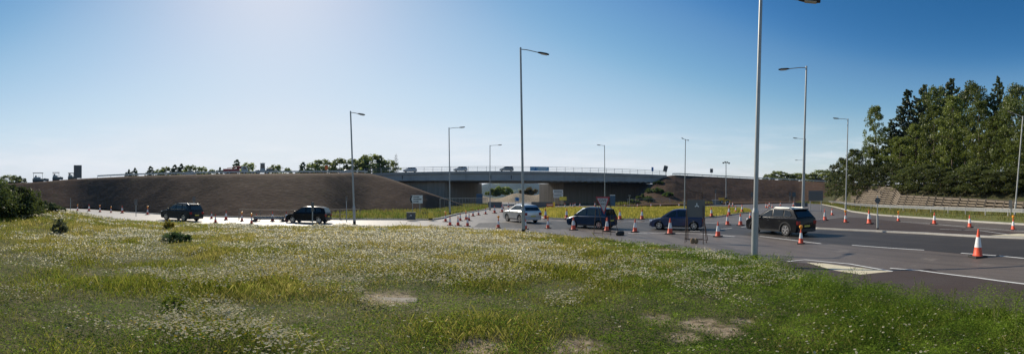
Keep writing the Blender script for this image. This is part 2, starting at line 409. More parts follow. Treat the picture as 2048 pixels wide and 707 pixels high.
# meadow the photographer stands in
EX = [-300, 0, 100, 150, 250, 350, 480, 600, 700, 800, 900, 1000, 1100, 1150, 1250, 1350, 1420, 1480, 1530, 1600, 1700, 1800, 1900, 2048, 2400]
ED = [56, 56, 54, 50, 39, 34.5, 32.2, 31, 30.6, 30.6, 28.8, 26.6, 24.4, 22.4, 20, 17.8, 16.4, 14.5, 12.8, 11.2, 9.9, 8.9, 8.0, 7.0, 6.2]
def edge(a): return np.interp(1024 + F * np.asarray(a), EX, ED)
def ss(x, a, b):
    t = np.clip((np.asarray(x) - a) / (b - a), 0, 1); return t * t * (3 - 2 * t)
def mz(x, y):
    x, y = np.asarray(x, float), np.asarray(y, float)
    d = np.hypot(x, y); a = np.arctan2(x, y); t = d / edge(a)
    z = 0.04 + 0.66 * np.clip(1 - t, 0, 1) ** 0.85
    z = z + (fbm(x, y, 5, 3) - .5) * .22 * np.clip(1.15 - t, 0, 1) + (fbm(x, y, 1.2, 9) - .5) * .07 * np.clip(1.1 - t, 0, 1)
    z = z + 0.75 * ss(-a, 1.02, 1.2) * ss(t, .35, .7) * (1 - ss(t, .93, 1.05))
    return np.where(t > 1, 0.04 - (t - 1) * 3.0, z)
A = np.linspace(-math.pi, math.pi, 321); T = np.concatenate([np.linspace(0, .5, 40), np.linspace(.5, 1.05, 50)[1:]])
AA, TT = np.meshgrid(A, T); DD = TT * edge(AA)
X, Y = DD * np.sin(AA), DD * np.cos(AA)
mg = tag(grid_mesh('meadow_ground', np.stack([X, Y, mz(X, Y)], -1), M['meadow']), kind='structure')
MEADOW_XY = (X.reshape(-1), Y.reshape(-1))

# polar lofts: the two embankments
def loft(cols, prof, noise_amp, back, slope=None):
    """cols: (px, foot_y, foot_d, crest_y, crest_d); prof: rows of (t along, share of the height); back: (extra distance, drop) rows"""
    c = np.array(cols, float); px = np.linspace(c[0, 0], c[-1, 0], 260)
    fy, fd, cy, cd = [np.interp(px, c[:, 0], c[:, i]) for i in (1, 2, 3, 4)]
    kn = np.hanning(23); kn /= kn.sum()
    sm = lambda q: np.convolve(np.pad(q, 11, mode='reflect', reflect_type='odd'), kn, 'valid')
    fy, fd, cd = sm(fy), sm(fd), sm(cd)
    fz, cz = ZC - fd * np.tan((fy - HY) / F), ZC - cd * np.tan((cy - HY) / F)
    a = (px - 1024) / F; rows = []
    pt = np.array(prof)
    for t in np.linspace(0, 1, 46):
        h = np.interp(t, pt[:, 0], pt[:, 1]); d = fd + (cd - fd) * t
        if slope: d = fd + (cd - fd) * t ** 1.8
        x, y = d * np.sin(a), d * np.cos(a)
        w = math.sin(math.pi * min(t, 1)) ** .5 * noise_amp
        z = fz + (cz - fz) * h
        if slope: z = np.minimum(fz + (d - fd) / slope, ZC + d * (cz - ZC) / cd - .14 * (1 - t)); w = np.where(fz + (d - fd) / slope < ZC + d * (cz - ZC) / cd - .14, w, .05)
        z = z + (fbm(x, y, 7, 31) - .5) * w + (fbm(x, y, 1.6, 37) - .5) * w * .45
        rows.append(np.stack([x, y, z], -1))
    if back is None:        # the spill slope past the bridge end falls away behind its edge
        k = np.interp(px, [700, 742], [0, 1])
        for e0, d0, e1, d1 in ((2, 0, .7, .5), (16, .1, 8, 4), (40, 99, 14, 99)):
            d = cd + e0 * (1 - k) + e1 * k; z = np.maximum(cz - (d0 * (1 - k) + d1 * k), -.3)
            rows.append(np.stack([d * np.sin(a), d * np.cos(a), z], -1))
    for e, drop in back or []:
        d = cd + e; z = np.maximum(cz - drop, -.3) if drop < 50 else np.full_like(cz, -.3)
        rows.append(np.stack([d * np.sin(a), d * np.cos(a), z], -1))
    return np.array(rows)
prof = [(0, 0), (.25, .05), (.45, .2), (.95, .97), (1, 1)]
LE = [(-120, 420, 100, 372, 138), (0, 418, 88, 368, 130), (70, 414, 84, 364, 124), (150, 413, 80, 357.5, 120), (250, 420, 64, 352.5, 116), (350, 428, 52, 349.5, 114), (450, 433.5, 45, 347.5, 113),
      (580, 436.5, 42.5, 346.5, 114), (660, 434, 45, 346, 115.5), (715, 427, 54, 345.5, 115), (742, 425, 56, 347, 114.5)]
LS = [(742, 425, 56, 347, 114.5), (770, 425, 56, 354, 111), (800, 424.5, 57, 364, 106.5), (830, 424, 58, 375, 100), (860, 422.5, 60, 386, 95), (900, 417.5, 71, 400, 89), (935, 413, 88, 412, 92)]
tag(grid_mesh('left_embankment', loft(LE + LS[1:], prof, .3, None, 2.35), M['soil']), kind='structure')
RE = [(1215, 412, 99, 411.5, 112), (1245, 411, 98, 405, 115), (1268, 410.5, 97, 394, 118), (1290, 410, 97, 378, 121), (1312, 409.5, 98, 362, 125), (1332, 409, 98.5, 352, 129), (1350, 409, 99, 349.5, 133), (1400, 408, 106, 352, 144), (1500, 406, 126, 357, 164),
      (1600, 404, 150, 361.5, 175), (1680, 404, 150, 366, 172), (1730, 406, 130, 368, 160)]
tag(grid_mesh('right_embankment', loft(RE, [(0, 0), (.18, .04), (.3, .15), (1, 1)], .45, [(2, 0), (16, .1), (40, 99)]), M['soil']), kind='structure')
sheet('right_verge', [(27.2, 98.2), (45, 93.8), (56, 97.2), (76, 113.2), (140, 165.2), (135, 180), (90, 150), (50, 112), (25, 112)], -.02, M['verge'])
sheet('grass_verge', [(-20.6, 35.6), (-16.1, 37.3), (-11.3, 38.8), (-8.3, 39), (-7.8, 42), (-7.5, 53), (-5.2, 69.3), (-4.5, 81.5), (-6.4, 111), (-12, 106), (-14, 80), (-17, 57), (-26, 46), (-31, 38)], .14, M['verge'])
sheet('left_margin', [(-150, 47.2), (-76.7, 37.6), (-50.6, 33.5), (-36.5, 32.6), (-27.9, 34.3), (-20.7, 35.7), (-31, 39), (-42, 40), (-70, 52), (-150, 66)], -.012, M['dirt'])

# bank beyond the far kerb, rising to the crib wall and the wooded hill
BX = [1560, 1640, 1700, 1750, 1850, 1950, 2048, 2300]
KD = [160, 125, 63, 51.2, 43, 37.2, 33.3, 30]       # kerb
GD = [170, 136, 76, 61, 51, 44, 39.5, 36]           # guard rail
WD = [176, 128, 87, 71, 58, 50, 44.5, 41]           # wall foot
WT = [396, 392, 372.5, 373.5, 391.5, 397, 402, 410]
bx = np.linspace(1560, 2300, 160); ba = (bx - 1024) / F
kd, gd, wd = (np.interp(bx, BX, q) for q in (KD, GD, WD))
def bankrow(d, z): return np.stack([d * np.sin(ba), d * np.cos(ba), np.broadcast_to(z, d.shape) + (fbm(d * np.sin(ba), d * np.cos(ba), 3, 5) - .5) * .12], -1)
fade = ss(bx, 1625, 1690)
rows = [bankrow(kd + .3, .06), bankrow(kd + 2.5, .12), bankrow(gd, .35), bankrow(wd + .9, .6)]
tag(grid_mesh('grass_bank', np.array(rows), M['verge']), kind='structure')
rows = [bankrow(wd + .9, .6), bankrow(wd + 2.2, .6 + 1.0 * fade), bankrow(wd + 7, .6 + 2.8 * fade), bankrow(wd + 25, .6 + 4.6 * fade), bankrow(wd + 90, .6 + 5.4 * fade)]
tag(grid_mesh('wooded_bank', np.array(rows), M['floor']), kind='structure')

REC = RE
# land seen through the bridge
tag(grid_mesh('earth_bank', np.array([[(x, 172 + dy, -.1 + h * (3.1 + .9 * math.sin(x * .13) + .8 * math.sin(x * .37 + 1))) for x in np.linspace(-26, 42, 60)] for dy, h in ((0, 0), (4, .3), (9, .95), (14, 1), (30, .9), (44, 0))]), M['tan']), kind='structure')
hx = np.linspace(-1700, 1900, 140)
def hprof(x, k): return (72 + 36 * np.sin(x / 420 + k) + 16 * np.sin(x / 130 + 2 * k) + 5 * np.sin(x / 41))
tag(grid_mesh('hills', np.array([np.stack([hx, np.full_like(hx, 2300 + q), -1 + hprof(hx, .9) * h], -1) for q, h in ((0, 0), (120, .3), (260, .6), (420, .86), (560, 1), (800, .9))]), M['hill']), kind='structure')

# ------------------------------------------------------------------ meadow growth: grass, weeds, flowers (nobody could count them)
BARE = [(at(1398, 648, z=.5), .33), (at(1450, 662, z=.5), .3), (at(1362, 676, z=.5), .24), (at(1490, 640, z=.5), .2), (at(1150, 697, z=.55), .4), (at(960, 704, z=.55), .36), (at(785, 607, z=.45), .55), (at(890, 541, z=.3), .55), (at(1330, 500, z=.15), .9), (at(1270, 525, z=.2), .7), (at(1000, 545, z=.3), .5), (at(1310, 640, z=.5), .3), (at(2035, 670, z=.4), .3)]
def bare(x, y):
    k = np.zeros_like(x)
    for p, r in BARE:
        k = np.maximum(k, np.exp(-(((x - p.x) ** 2 + (y - p.y) ** 2) / (r * r)) ** 2))
    return np.clip((k * (.35 + .9 * fbm(x, y, .5, 77, 3)) - .3) * 3.2, 0, 1)
_a = mg.data.attributes.new('bare', 'FLOAT', 'POINT'); _a.data.foreach_set('value', bare(*MEADOW_XY).astype(np.float32))
_nt = M['meadow'].node_tree; _b = _nt.nodes['Principled BSDF']; _src = _b.inputs['Base Color'].links[0].from_socket
_at = _nt.nodes.new('ShaderNodeAttribute'); _at.attribute_name = 'bare'
_tc = _nt.nodes.new('ShaderNodeTexCoord'); _nz = _nt.nodes.new('ShaderNodeTexNoise'); _nz.inputs['Scale'].default_value = 7; _nz.inputs['Detail'].default_value = 8; _nt.links.new(_tc.outputs['Object'], _nz.inputs['Vector'])
_rp = _nt.nodes.new('ShaderNodeValToRGB'); _rp.color_ramp.elements[0].color = (.13, .10, .065, 1); _rp.color_ramp.elements[1].color = (.38, .30, .21, 1); _rp.color_ramp.elements[0].position = .35; _rp.color_ramp.elements[1].position = .65; _nt.links.new(_nz.outputs['Fac'], _rp.inputs[0])
_mx = _nt.nodes.new('ShaderNodeMix'); _mx.data_type = 'RGBA'; _nt.links.new(_at.outputs['Fac'], _mx.inputs[0]); _nt.links.new(_src, _mx.inputs[6]); _nt.links.new(_rp.outputs[0], _mx.inputs[7]); _nt.links.new(_mx.outputs[2], _b.inputs['Base Color'])
def scatter(n, dmin=2.6, pw=.75, amin=-80, amax=80):
    a = np.radians(rng.uniform(amin, amax, n)); E_ = edge(a)
    u = rng.uniform(0, 1, n)
    d = (dmin ** pw + u * (E_ ** pw - dmin ** pw)) ** (1 / pw)
    d = np.minimum(d, E_ * .995)
    return d * np.sin(a), d * np.cos(a), d, a
def greenness(x, y):
    """1 lush green weeds at the right and near, 0 dry flowering sward"""
    a = np.arctan2(x, y); d = np.hypot(x, y)
    g = ss(a, -.15, .45) * .75 + (1 - ss(d, 4, 13)) * .45
    g = g + (fbm(x, y, 4, 51) - .5) * 1.0
    return np.clip(g, 0, 1)
def basis(n):
    u = rng.normal(size=(n, 3)); u /= np.linalg.norm(u, axis=1)[:, None]
    v = rng.normal(size=(n, 3)); v -= (u * v).sum(1)[:, None] * u; v /= np.linalg.norm(v, axis=1)[:, None]
    return u, v
def blades(n, name, x, y, d, h, w, lean, colr, m, base=None, parent=None):
    th = rng.uniform(0, 2 * math.pi, n); ph = rng.uniform(0, 2 * math.pi, n)
    z = mz(x, y) - .02 if base is None else base
    b = np.stack([x, y, z], -1)
    s = np.stack([np.cos(th), np.sin(th), np.zeros(n)], -1) * (w / 2)[:, None]
    l = np.stack([np.cos(ph) * lean, np.sin(ph) * lean, np.ones(n)], -1) * h[:, None]
    V = np.stack([b - s, b + s, b + l * np.array([.9, .9, 1]) + s * .18, b + l - s * .18], 1)
    return quads(name, V, colr, m, parent)
def mixc3(a, b, t): return np.asarray(a) * (1 - t[:, None]) + np.asarray(b) * t[:, None]

def tuftiness(x, y):
    """height of the sward, 0 flat .. 1 tall clump"""
    return np.clip((fbm(x, y, 1.5, 71, 3) - .32) * 2.3, 0, 1.15)
def leafy(x, y):
    """1 where broad-leaved weeds take over from grass"""
    a = np.arctan2(x, y); d = np.hypot(x, y)
    return np.clip(ss(a, .12, .5) * .95 + (1 - ss(d, 5, 11)) * .8 + (fbm(x, y, 2.2, 61) - .5) * .9, 0, 1)
def dryness(x, y):
    a = np.arctan2(x, y); d = np.hypot(x, y); px = 1024 + F * a
    far = ss(d, 7, 19)
    q = np.interp(px, [0, 250, 500, 750, 1050, 1200, 1400, 2048], [.30, .36, .50, .72, .70, .34, .22, .12])
    q = q * (.30 + .70 * far) + (fbm(x, y, 2.6, 51) - .5) * .9 + (fbm(x, y, .7, 57) - .5) * .35
    return np.clip(q, 0, 1)
N = 760000
x, y, d, a = scatter(N, pw=.68)
keep = rng.uniform(0, 1, N) > np.maximum(bare(x, y) * .86, .72 * leafy(x, y))
x, y, d, a = x[keep], y[keep], d[keep], a[keep]; N = len(x)
tuft = tuftiness(x, y); dr_ = np.clip(dryness(x, y) + rng.normal(0, .22, N), 0, 1)
h = (.04 + .15 * tuft + .05 * dr_) * rng.uniform(.4, 1.3, N)
h *= (1 + .5 * ss(a, .5, .8) * ss(d / edge(a), .45, .8)) * (1 - .25 * leafy(x, y))
tall = rng.uniform(0, 1, N) < .012; h[tall] *= 1.9
k = rng.uniform(0, 1, N)
lush = ss(a, .2, .6)[:, None]
c = mixc3((.095, .14, .016), (.29, .30, .035), k) * (1 - lush) + mixc3((.06, .12, .015), (.19, .28, .03), k) * lush
c = c * (1 - dr_[:, None]) + mixc3((.36, .29, .075), (.74, .60, .23), k) * dr_[:, None]
tag(blades(N, 'meadow_grass', x, y, d, h, np.maximum(.004, .0011 * d) * rng.uniform(.6, 1.5, N), rng.uniform(.05, .9, N), c, M['grass']), kind='stuff')

N = 520000                                  # broad leaves of the weeds
x, y, d, a = scatter(N, pw=.5)
g = 1 - dryness(x, y); tuft = tuftiness(x, y)
keep = (rng.uniform(0, 1, N) < .05 + .95 * leafy(x, y) ** 1.2) & (rng.uniform(0, 1, N) > bare(x, y) * .88)
x, y, d, a, g, tuft = x[keep], y[keep], d[keep], a[keep], g[keep], tuft[keep]; N = len(x)
u, v = basis(N); u[:, 2] *= .7; v[:, 2] *= .7
s = np.maximum(.0085, .0013 * d) * rng.uniform(.6, 1.8, N)
lobe = np.clip((fbm(x, y, .45, 83, 2) - .3) * 2.2, .15, 1.2)
b = np.stack([x, y, mz(x, y) + rng.uniform(0, 1, N) ** .75 * (.05 + .11 * tuft + .15 * lobe) * (1 + 1.5 * ss(a, .5, .8) * ss(d / edge(a), .55, .85))], -1)
V = np.stack([b - u * s[:, None] * 1.5, b - v * s[:, None] * .55, b + u * s[:, None] * 1.5, b + v * s[:, None] * .55], 1)
c = mixc3((.045, .09, .013), (.19, .265, .035), np.clip(fbm(x, y, .5, 87, 2) * 1.5 - .25 + rng.normal(0, .25, N), 0, 1)) * rng.uniform(.7, 1.2, N)[:, None]
tag(quads('meadow_weeds', V, c, M['grass']), kind='stuff')

N = 420000                                  # white mayweed heads in drifts, thinning to the right
x, y, d, a = scatter(N, pw=.95)
dr = fbm(x, y, 3.4, 101, 2) * .5 + fbm(x, y, 1.0, 111, 3) * .5
px = 1024 + F * a
th = np.interp(px, [0, 250, 450, 700, 950, 1100, 1250, 1500, 1700, 2048], [.53, .51, .50, .50, .52, .55, .60, .60, .59, .61]) + .085 * (1 - ss(d, 5.5, 10)) - .03 * ss(d, 10, 22)
th = th + .14 * ss(d, 17, 24) * (1 - ss(px, 300, 480))
thin = np.interp(px, [0, 900, 1300, 2048], [.7, .7, .27, .2])
keep = (dr + rng.normal(0, .022, N) > th - .018 * (1 - ss(px, 900, 1250)) + .004) & (rng.uniform(0, 1, N) < thin) | (rng.uniform(0, 1, N) < .008)
keep &= (bare(x, y) < .4) & (d < edge(a) * .97)
x, y, d, a = x[keep], y[keep], d[keep], a[keep]; N = len(x)
r = np.maximum(.016, .0014 * d) * rng.uniform(.55, 1.3, N)
cz = mz(x, y) + .09 + .13 * tuftiness(x, y) * rng.uniform(.75, 1.3, N) + rng.uniform(0, .09, N)
tl = rng.normal(0, 1, (N, 2)) * (.28 + .3 * ss(d, 5, 16))[:, None]
nrm = np.stack([tl[:, 0], tl[:, 1], np.ones(N)], -1); nrm /= np.linalg.norm(nrm, axis=1)[:, None]
e1 = np.cross(nrm, [0, 1, 0]); e1 /= np.linalg.norm(e1, axis=1)[:, None]; e2 = np.cross(nrm, e1)
c0 = np.stack([x, y, cz], -1)
V = np.stack([c0 + r[:, None] * (math.cos(q) * e1 + math.sin(q) * e2) for q in np.arange(6) * math.pi / 3], 1)
c = mixc3((.88, .84, .68), (.70, .64, .38), rng.uniform(0, 1, N) ** 2)
yl = rng.uniform(0, 1, N) < .03; c[yl] = (.75, .52, .04)
tag(quads('meadow_flowers', V, c, M['flower']), kind='stuff')
near = d < 9
nn = int(near.sum()); c1 = c0[near]; r1 = r[near] * .34
V = np.stack([c1 + nrm[near] * .004 + r1[:, None] * (math.cos(q) * e1[near] + math.sin(q) * e2[near]) for q in np.arange(6) * math.pi / 3], 1)
tag(quads('flower_centres', V, np.tile([.5, .36, .03], (nn, 1)), M['flower']), kind='stuff')

# short grass on the verges and the central island
def in_poly(x, y, poly):
    k = np.zeros(len(x), bool); n = len(poly)
    for i in range(n):
        (x0, y0), (x1, y1) = poly[i][:2], poly[(i + 1) % n][:2]
        c_ = ((y0 > y) != (y1 > y)) & (x < (x1 - x0) * (y - y0) / (y1 - y0 + 1e-9) + x0); k ^= c_
    return k
def lawn(name, poly, n, z, h, c0, c1, wk=.0016):
    P = np.array([p[:2] for p in poly]); x = rng.uniform(P[:, 0].min(), P[:, 0].max(), n * 3); y = rng.uniform(P[:, 1].min(), P[:, 1].max(), n * 3)
    k = in_poly(x, y, poly); x, y = x[k][:n], y[k][:n]; m = len(x); d = np.hypot(x, y)
    zz = z(x, y) if callable(z) else np.full(m, z)
    c = mixc3(c0, c1, np.clip(fbm(x, y, 2.5, 5) * 1.3 - .15 + rng.normal(0, .2, m), 0, 1))
    tag(blades(m, name, x, y, d, h * rng.uniform(.4, 1.3, m) * (.5 + fbm(x, y, 1.5, 8)), wk * d * rng.uniform(.7, 1.4, m), rng.uniform(.05, .6, m), c, M['grass'], base=zz), kind='stuff')
lawn('island_grass', [(p[0] * .985 + .4, p[1] * .985 + .85) for p in isl], 26000, .12, .3, (.19, .20, .03), (.44, .36, .08))
lawn('verge_grass', [(-20.6, 35.8), (-16.1, 37.6), (-11.3, 39.1), (-8.5, 39.3), (-8.1, 42), (-7.8, 53), (-5.6, 69.3), (-5, 81.5), (-6.4, 106), (-12, 104), (-14, 78), (-19, 52), (-27, 45)], 22000, .13, .42, (.10, .15, .03), (.24, .20, .06))
kx = np.interp(np.linspace(1570, 2290, 60), BX, KD); ka = (np.linspace(1570, 2290, 60) - 1024) / F; wx = np.interp(np.linspace(1570, 2290, 60), BX, WD)
bp = [((k + 2.2) * math.sin(q), (k + 2.2) * math.cos(q)) for k, q in zip(kx, ka)] + [((k + .3) * math.sin(q), (k + .3) * math.cos(q)) for k, q in list(zip(wx, ka))[::-1]]
def bankz(x, y):
    pxx = 1024 + F * np.arctan2(x, y); d = np.hypot(x, y); k, g_, w_ = (np.interp(pxx, BX, q) for q in (KD, GD, WD))
    return np.where(d < g_, .1 + .25 * np.clip((d - k - 2.5) / (g_ - k - 2.5), 0, 1), .35 + .25 * np.clip((d - g_) / (w_ + .6 - g_), 0, 1))
lawn('bank_grass', bp, 26000, bankz, .4, (.11, .15, .03), (.25, .2, .07))
lawn('far_verge_grass', [(28, 98.6), (45, 94.4), (56, 98), (76, 114), (100, 134), (96, 140), (60, 116), (44, 108), (26, 106)], 14000, lambda x, y: np.full(len(x), .2), .7, (.12, .15, .03), (.24, .2, .06))

# ------------------------------------------------------------------ plants
def foliage(clumps, per, size, c0, c1, flat=1.0):
    """leaf faces round clump centres. clumps: (x, y, z, r)"""
    C = np.array(clumps); n = len(C) * per
    i = np.repeat(np.arange(len(C)), per)
    o = rng.normal(size=(n, 3)); o /= np.linalg.norm(o, axis=1)[:, None]
    o *= (rng.uniform(.25, 1.0, n) ** .6)[:, None]; o[:, 2] *= flat
    p = C[i, :3] + o * C[i, 3][:, None]
    u, v = basis(n); s = size * rng.uniform(.6, 1.5, n)
    V = np.stack([p - u * s[:, None], p - v * s[:, None] * .6, p + u * s[:, None], p + v * s[:, None] * .6], 1)
    ct = rng.uniform(0, 1, len(C))[i] * .7 + rng.uniform(0, 1, n) * .3
    return V, mixc3(c0, c1, ct)
def broad_crown(H, Rr, low, n, per, size, c0, c1, ragged=.35):
    cl = []
    for k in range(n):
        t = random.random() ** .8; zz = low + (H - low) * t
        wid = Rr * max(.16, (1 - (abs(t - .42) / (.60 if t > .42 else .75)) ** 2.2)) ** .6
        wid *= 1 + random.uniform(-ragged, ragged)
        q = random.uniform(0, 2 * math.pi); rr = wid * random.uniform(.2, 1) ** .5
        cl.append((rr * math.cos(q), rr * math.sin(q), zz, Rr * random.uniform(.12, .27)))
    return cl, foliage(cl, per, size, c0, c1, .8)
def pine_crown(H, Rr, low, n, per, size, c0, c1):
    cl = []; tiers = n
    for k in range(tiers):
        t = k / (tiers - 1); zz = low + (H - low) * t
        w = Rr * (1 - t) ** .55 * random.uniform(.65, 1.15) + .25
        m = max(2, int(7 * (1 - t)) + 2); q0 = random.uniform(0, 6.28)
        for j in range(m):
            q = q0 + 6.283 * j / m + random.uniform(-.4, .4); L = w * random.uniform(.6, 1.1)
            for e in (.3, .55, .8, 1.0):
                if random.random() < .85: cl.append((L * e * math.cos(q), L * e * math.sin(q), zz + .16 * L * e + random.uniform(-.3, .3), (.16 + .085 * w) * random.uniform(.6, 1.3)))
    return cl, foliage(cl, per, size, c0, c1, .5)
def wood_frame(mb, H, r, cl, k, lean=.0):
    """tapered trunk with limbs out to some of the clumps"""
    pts = [Vector((lean * H * t * t + .12 * math.sin(5 * t) * r * 4, .1 * math.sin(4 * t + 1) * r * 4, H * .93 * t)) for t in np.linspace(0, 1, 7)]
    for i in range(6): mb.tube(pts[i], pts[i + 1], r * (1 - i / 6.6), r * (1 - (i + 1) / 6.6), 8)
    for c_ in random.sample(cl, min(k, len(cl))):
        e = Vector(c_[:3]); t = max(.15, min(.9, (e.z - .25 * math.hypot(e.x, e.y)) / (H * .93)))
        j = int(t * 6); s = pts[j].lerp(pts[min(j + 1, 6)], t * 6 - j)
        mb.tube(s, s.lerp(e, .55) + Vector((0, 0, .1)), r * .34 * (1 - t * .6), r * .2 * (1 - t * .6), 5); mb.tube(s.lerp(e, .55) + Vector((0, 0, .1)), e, r * .2 * (1 - t * .6), r * .06, 5)
def make_tree(name, label, cat, loc, kind, H, Rr, low=.2, n=60, per=70, size=.2, c0=(.03, .05, .012), c1=(.075, .11, .025), group=None, sc=1.0, rz=0.0):
    t = thing(name, label, cat, loc, rz, group)
    cl, (V, c) = (pine_crown if kind == 'pine' else broad_crown)(H, Rr, low * H, n, per, size, c0, c1)
    mb = MB(); wood_frame(mb, H, max(.05, H * .014), cl, 26 if kind != 'pine' else 40)
    mb.build('trunk', M['bark'], t, smooth=60)
    quads('crown', V, c, M['leaf'], t)
    t.scale = (sc,) * 3
    return t
G1, G2 = (.075, .10, .018), (.20, .235, .045)
PN1, PN2 = (.035, .052, .018), (.09, .115, .036)

# the wood on the right bank: (px, top y, distance, kind, spread)
protos = {}
def wood_tree(kind, px, ty, d, wid, base_z, label, group):
    topz = ZC - d * math.tan((ty - HY) / F); H = topz - base_z
    loc = at(px, d=d); loc.z = base_z
    if kind not in protos:
        spec = dict(pine=dict(name='pine_tree', kind='pine', H=14, Rr=3.8, low=.2, n=30, per=22, size=.17, c0=PN1, c1=PN2),
                    birch=dict(name='birch_tree', kind='broad', H=13, Rr=3.0, low=.05, n=190, per=52, size=.13, c0=G1, c1=G2),
                    oak=dict(name='oak_tree', kind='broad', H=12, Rr=4.2, low=.04, n=210, per=52, size=.15, c0=(.065, .09, .017), c1=(.165, .205, .04)),
                    scrub=dict(name='scrub_tree', kind='broad', H=7, Rr=2.9, low=.01, n=130, per=56, size=.13, c0=(.05, .065, .018), c1=(.125, .145, .04)))[kind]
        t = make_tree(label=label, cat='tree', loc=loc, group=group, **spec); protos[kind] = (t, spec['H'], spec['Rr'])
    else:
        t = dup(protos[kind][0], loc, random.uniform(0, 6.28), label, group)
    t.rotation_euler[2] = random.uniform(0, 6.28)
    _, ph, pr = protos[kind]
    t.scale = (1.15 * wid / pr, 1.15 * wid / pr, H / ph)
    return t
OW = ['first', 'second', 'third', 'fourth', 'fifth', 'sixth', 'seventh', 'eighth', 'ninth', 'tenth', 'eleventh', 'twelfth', 'thirteenth', 'fourteenth', 'fifteenth', 'sixteenth', 'seventeenth', 'eighteenth', 'nineteenth', 'twentieth']
WG = 'trees of the wood on the right bank'
wood = [
 ('birch', 1751, 214, 90, 2.6, 'slender leafy tree standing tall at the left end of the wood'),
 ('birch', 1708, 300, 88, 2.6, 'low leafy tree at the left edge of the wood, beside the crib wall end'),
 ('oak', 1737, 296, 92, 3.6, 'dense rounded tree below the slender tall tree at the wood edge'),
 ('pine', 1815, 182, 96, 4.6, 'dark pine with feathered top, leftmost of the pines in the wood'),
 ('pine', 1848, 172, 98, 4.4, 'dark pine second from the left among the pines, bare trunk showing below'),
 ('pine', 1902, 160, 95, 4.6, 'tall dark pine in the middle of the wood skyline'),
 ('pine', 1996, 156, 88, 3.6, 'dark pine with star-shaped tip rising highest at the right of the wood'),
 ('pine', 1782, 245, 94, 3.6, 'shorter dark pine between the slender leafy tree and the tall pines'),
 ('oak', 1875, 180, 94, 4.6, 'dark broad tree filling the skyline between two tall pines'),
 ('oak', 1945, 174, 86, 4.6, 'broad tree with bumpy round top left of the star-tipped pine'),
 ('oak', 2040, 178, 80, 4.8, 'broad bright green tree at the right end of the wood skyline'),
 ('oak', 2085, 176, 72, 4.6, 'broad tree cut by the right edge of the photo'),
 ('birch', 1800, 275, 84, 2.8, 'leafy birch in front of the leftmost tall pine'),
 ('birch', 1832, 250, 82, 2.6, 'drooping birch in front of the second tall pine'),
 ('birch', 1868, 214, 78, 2.8, 'pale green birch standing left of the wood centre front'),
 ('birch', 1905, 196, 74, 2.7, 'bright birch with drooping twigs at the centre front of the wood'),
 ('oak', 1930, 236, 74, 3.0, 'dark leafy tree behind the bright birches at the wood front'),
 ('birch', 1958, 206, 68, 2.7, 'tall drooping birch right of the wood centre front'),
 ('birch', 1992, 236, 64, 2.7, 'drooping birch below the star-tipped pine'),
 ('oak', 2026, 204, 62, 2.9, 'leafy front tree behind the rightmost lamp post'),
 ('birch', 2062, 240, 58, 3.2, 'birch at the frame edge right of the rightmost lamp post'),
 ('scrub', 1672, 346, 98, 3.0, 'reddish green scrub at the low left foot of the wood'),
 ('scrub', 1690, 318, 93, 3.2, 'scrubby tree climbing the left flank of the wood'),
 ('scrub', 1718, 334, 86, 3.4, 'scrubby growth above the high part of the crib wall'),
 ('scrub', 1750, 330, 81, 3.4, 'bushy scrub overhanging the middle of the high crib wall'),
 ('scrub', 1785, 326, 75, 3.4, 'bushy scrub where the crib wall steps down'),
 ('scrub', 1815, 338, 70, 3.0, 'low scrub above the crib wall left of the round sign'),
 ('scrub', 1848, 330, 66, 3.2, 'rounded scrub over the lower crib wall, below the bright birches'),
 ('scrub', 1882, 336, 62, 3.0, 'dark scrub over the lower crib wall, centre of its length'),
 ('scrub', 1915, 342, 59, 2.9, 'leafy scrub over the crib wall below the centre birch'),
 ('scrub', 1950, 332, 56, 3.0, 'tall scrub over the crib wall beneath the drooping birch'),
 ('scrub', 1985, 344, 54, 2.8, 'leafy scrub on the crib wall left of the rightmost lamp post'),
 ('scrub', 2020, 340, 52, 2.8, 'dark scrub directly behind the rightmost lamp post'),
 ('scrub', 2055, 338, 50, 2.8, 'scrub on the crib wall cut by the right photo edge'),
]
for kind, px, ty, d, wid, lab in wood:
    wfoot = float(np.interp(px, BX, WD)); d = max(d, wfoot + (4.5 if kind == 'scrub' else 7)); bz = float(np.interp(d - wfoot, [0, 2.2, 7, 25, 90], [.7, 1.6, 3.4, 5.2, 6]))
    wood_tree(kind, px, ty, d, wid, bz, lab, WG)

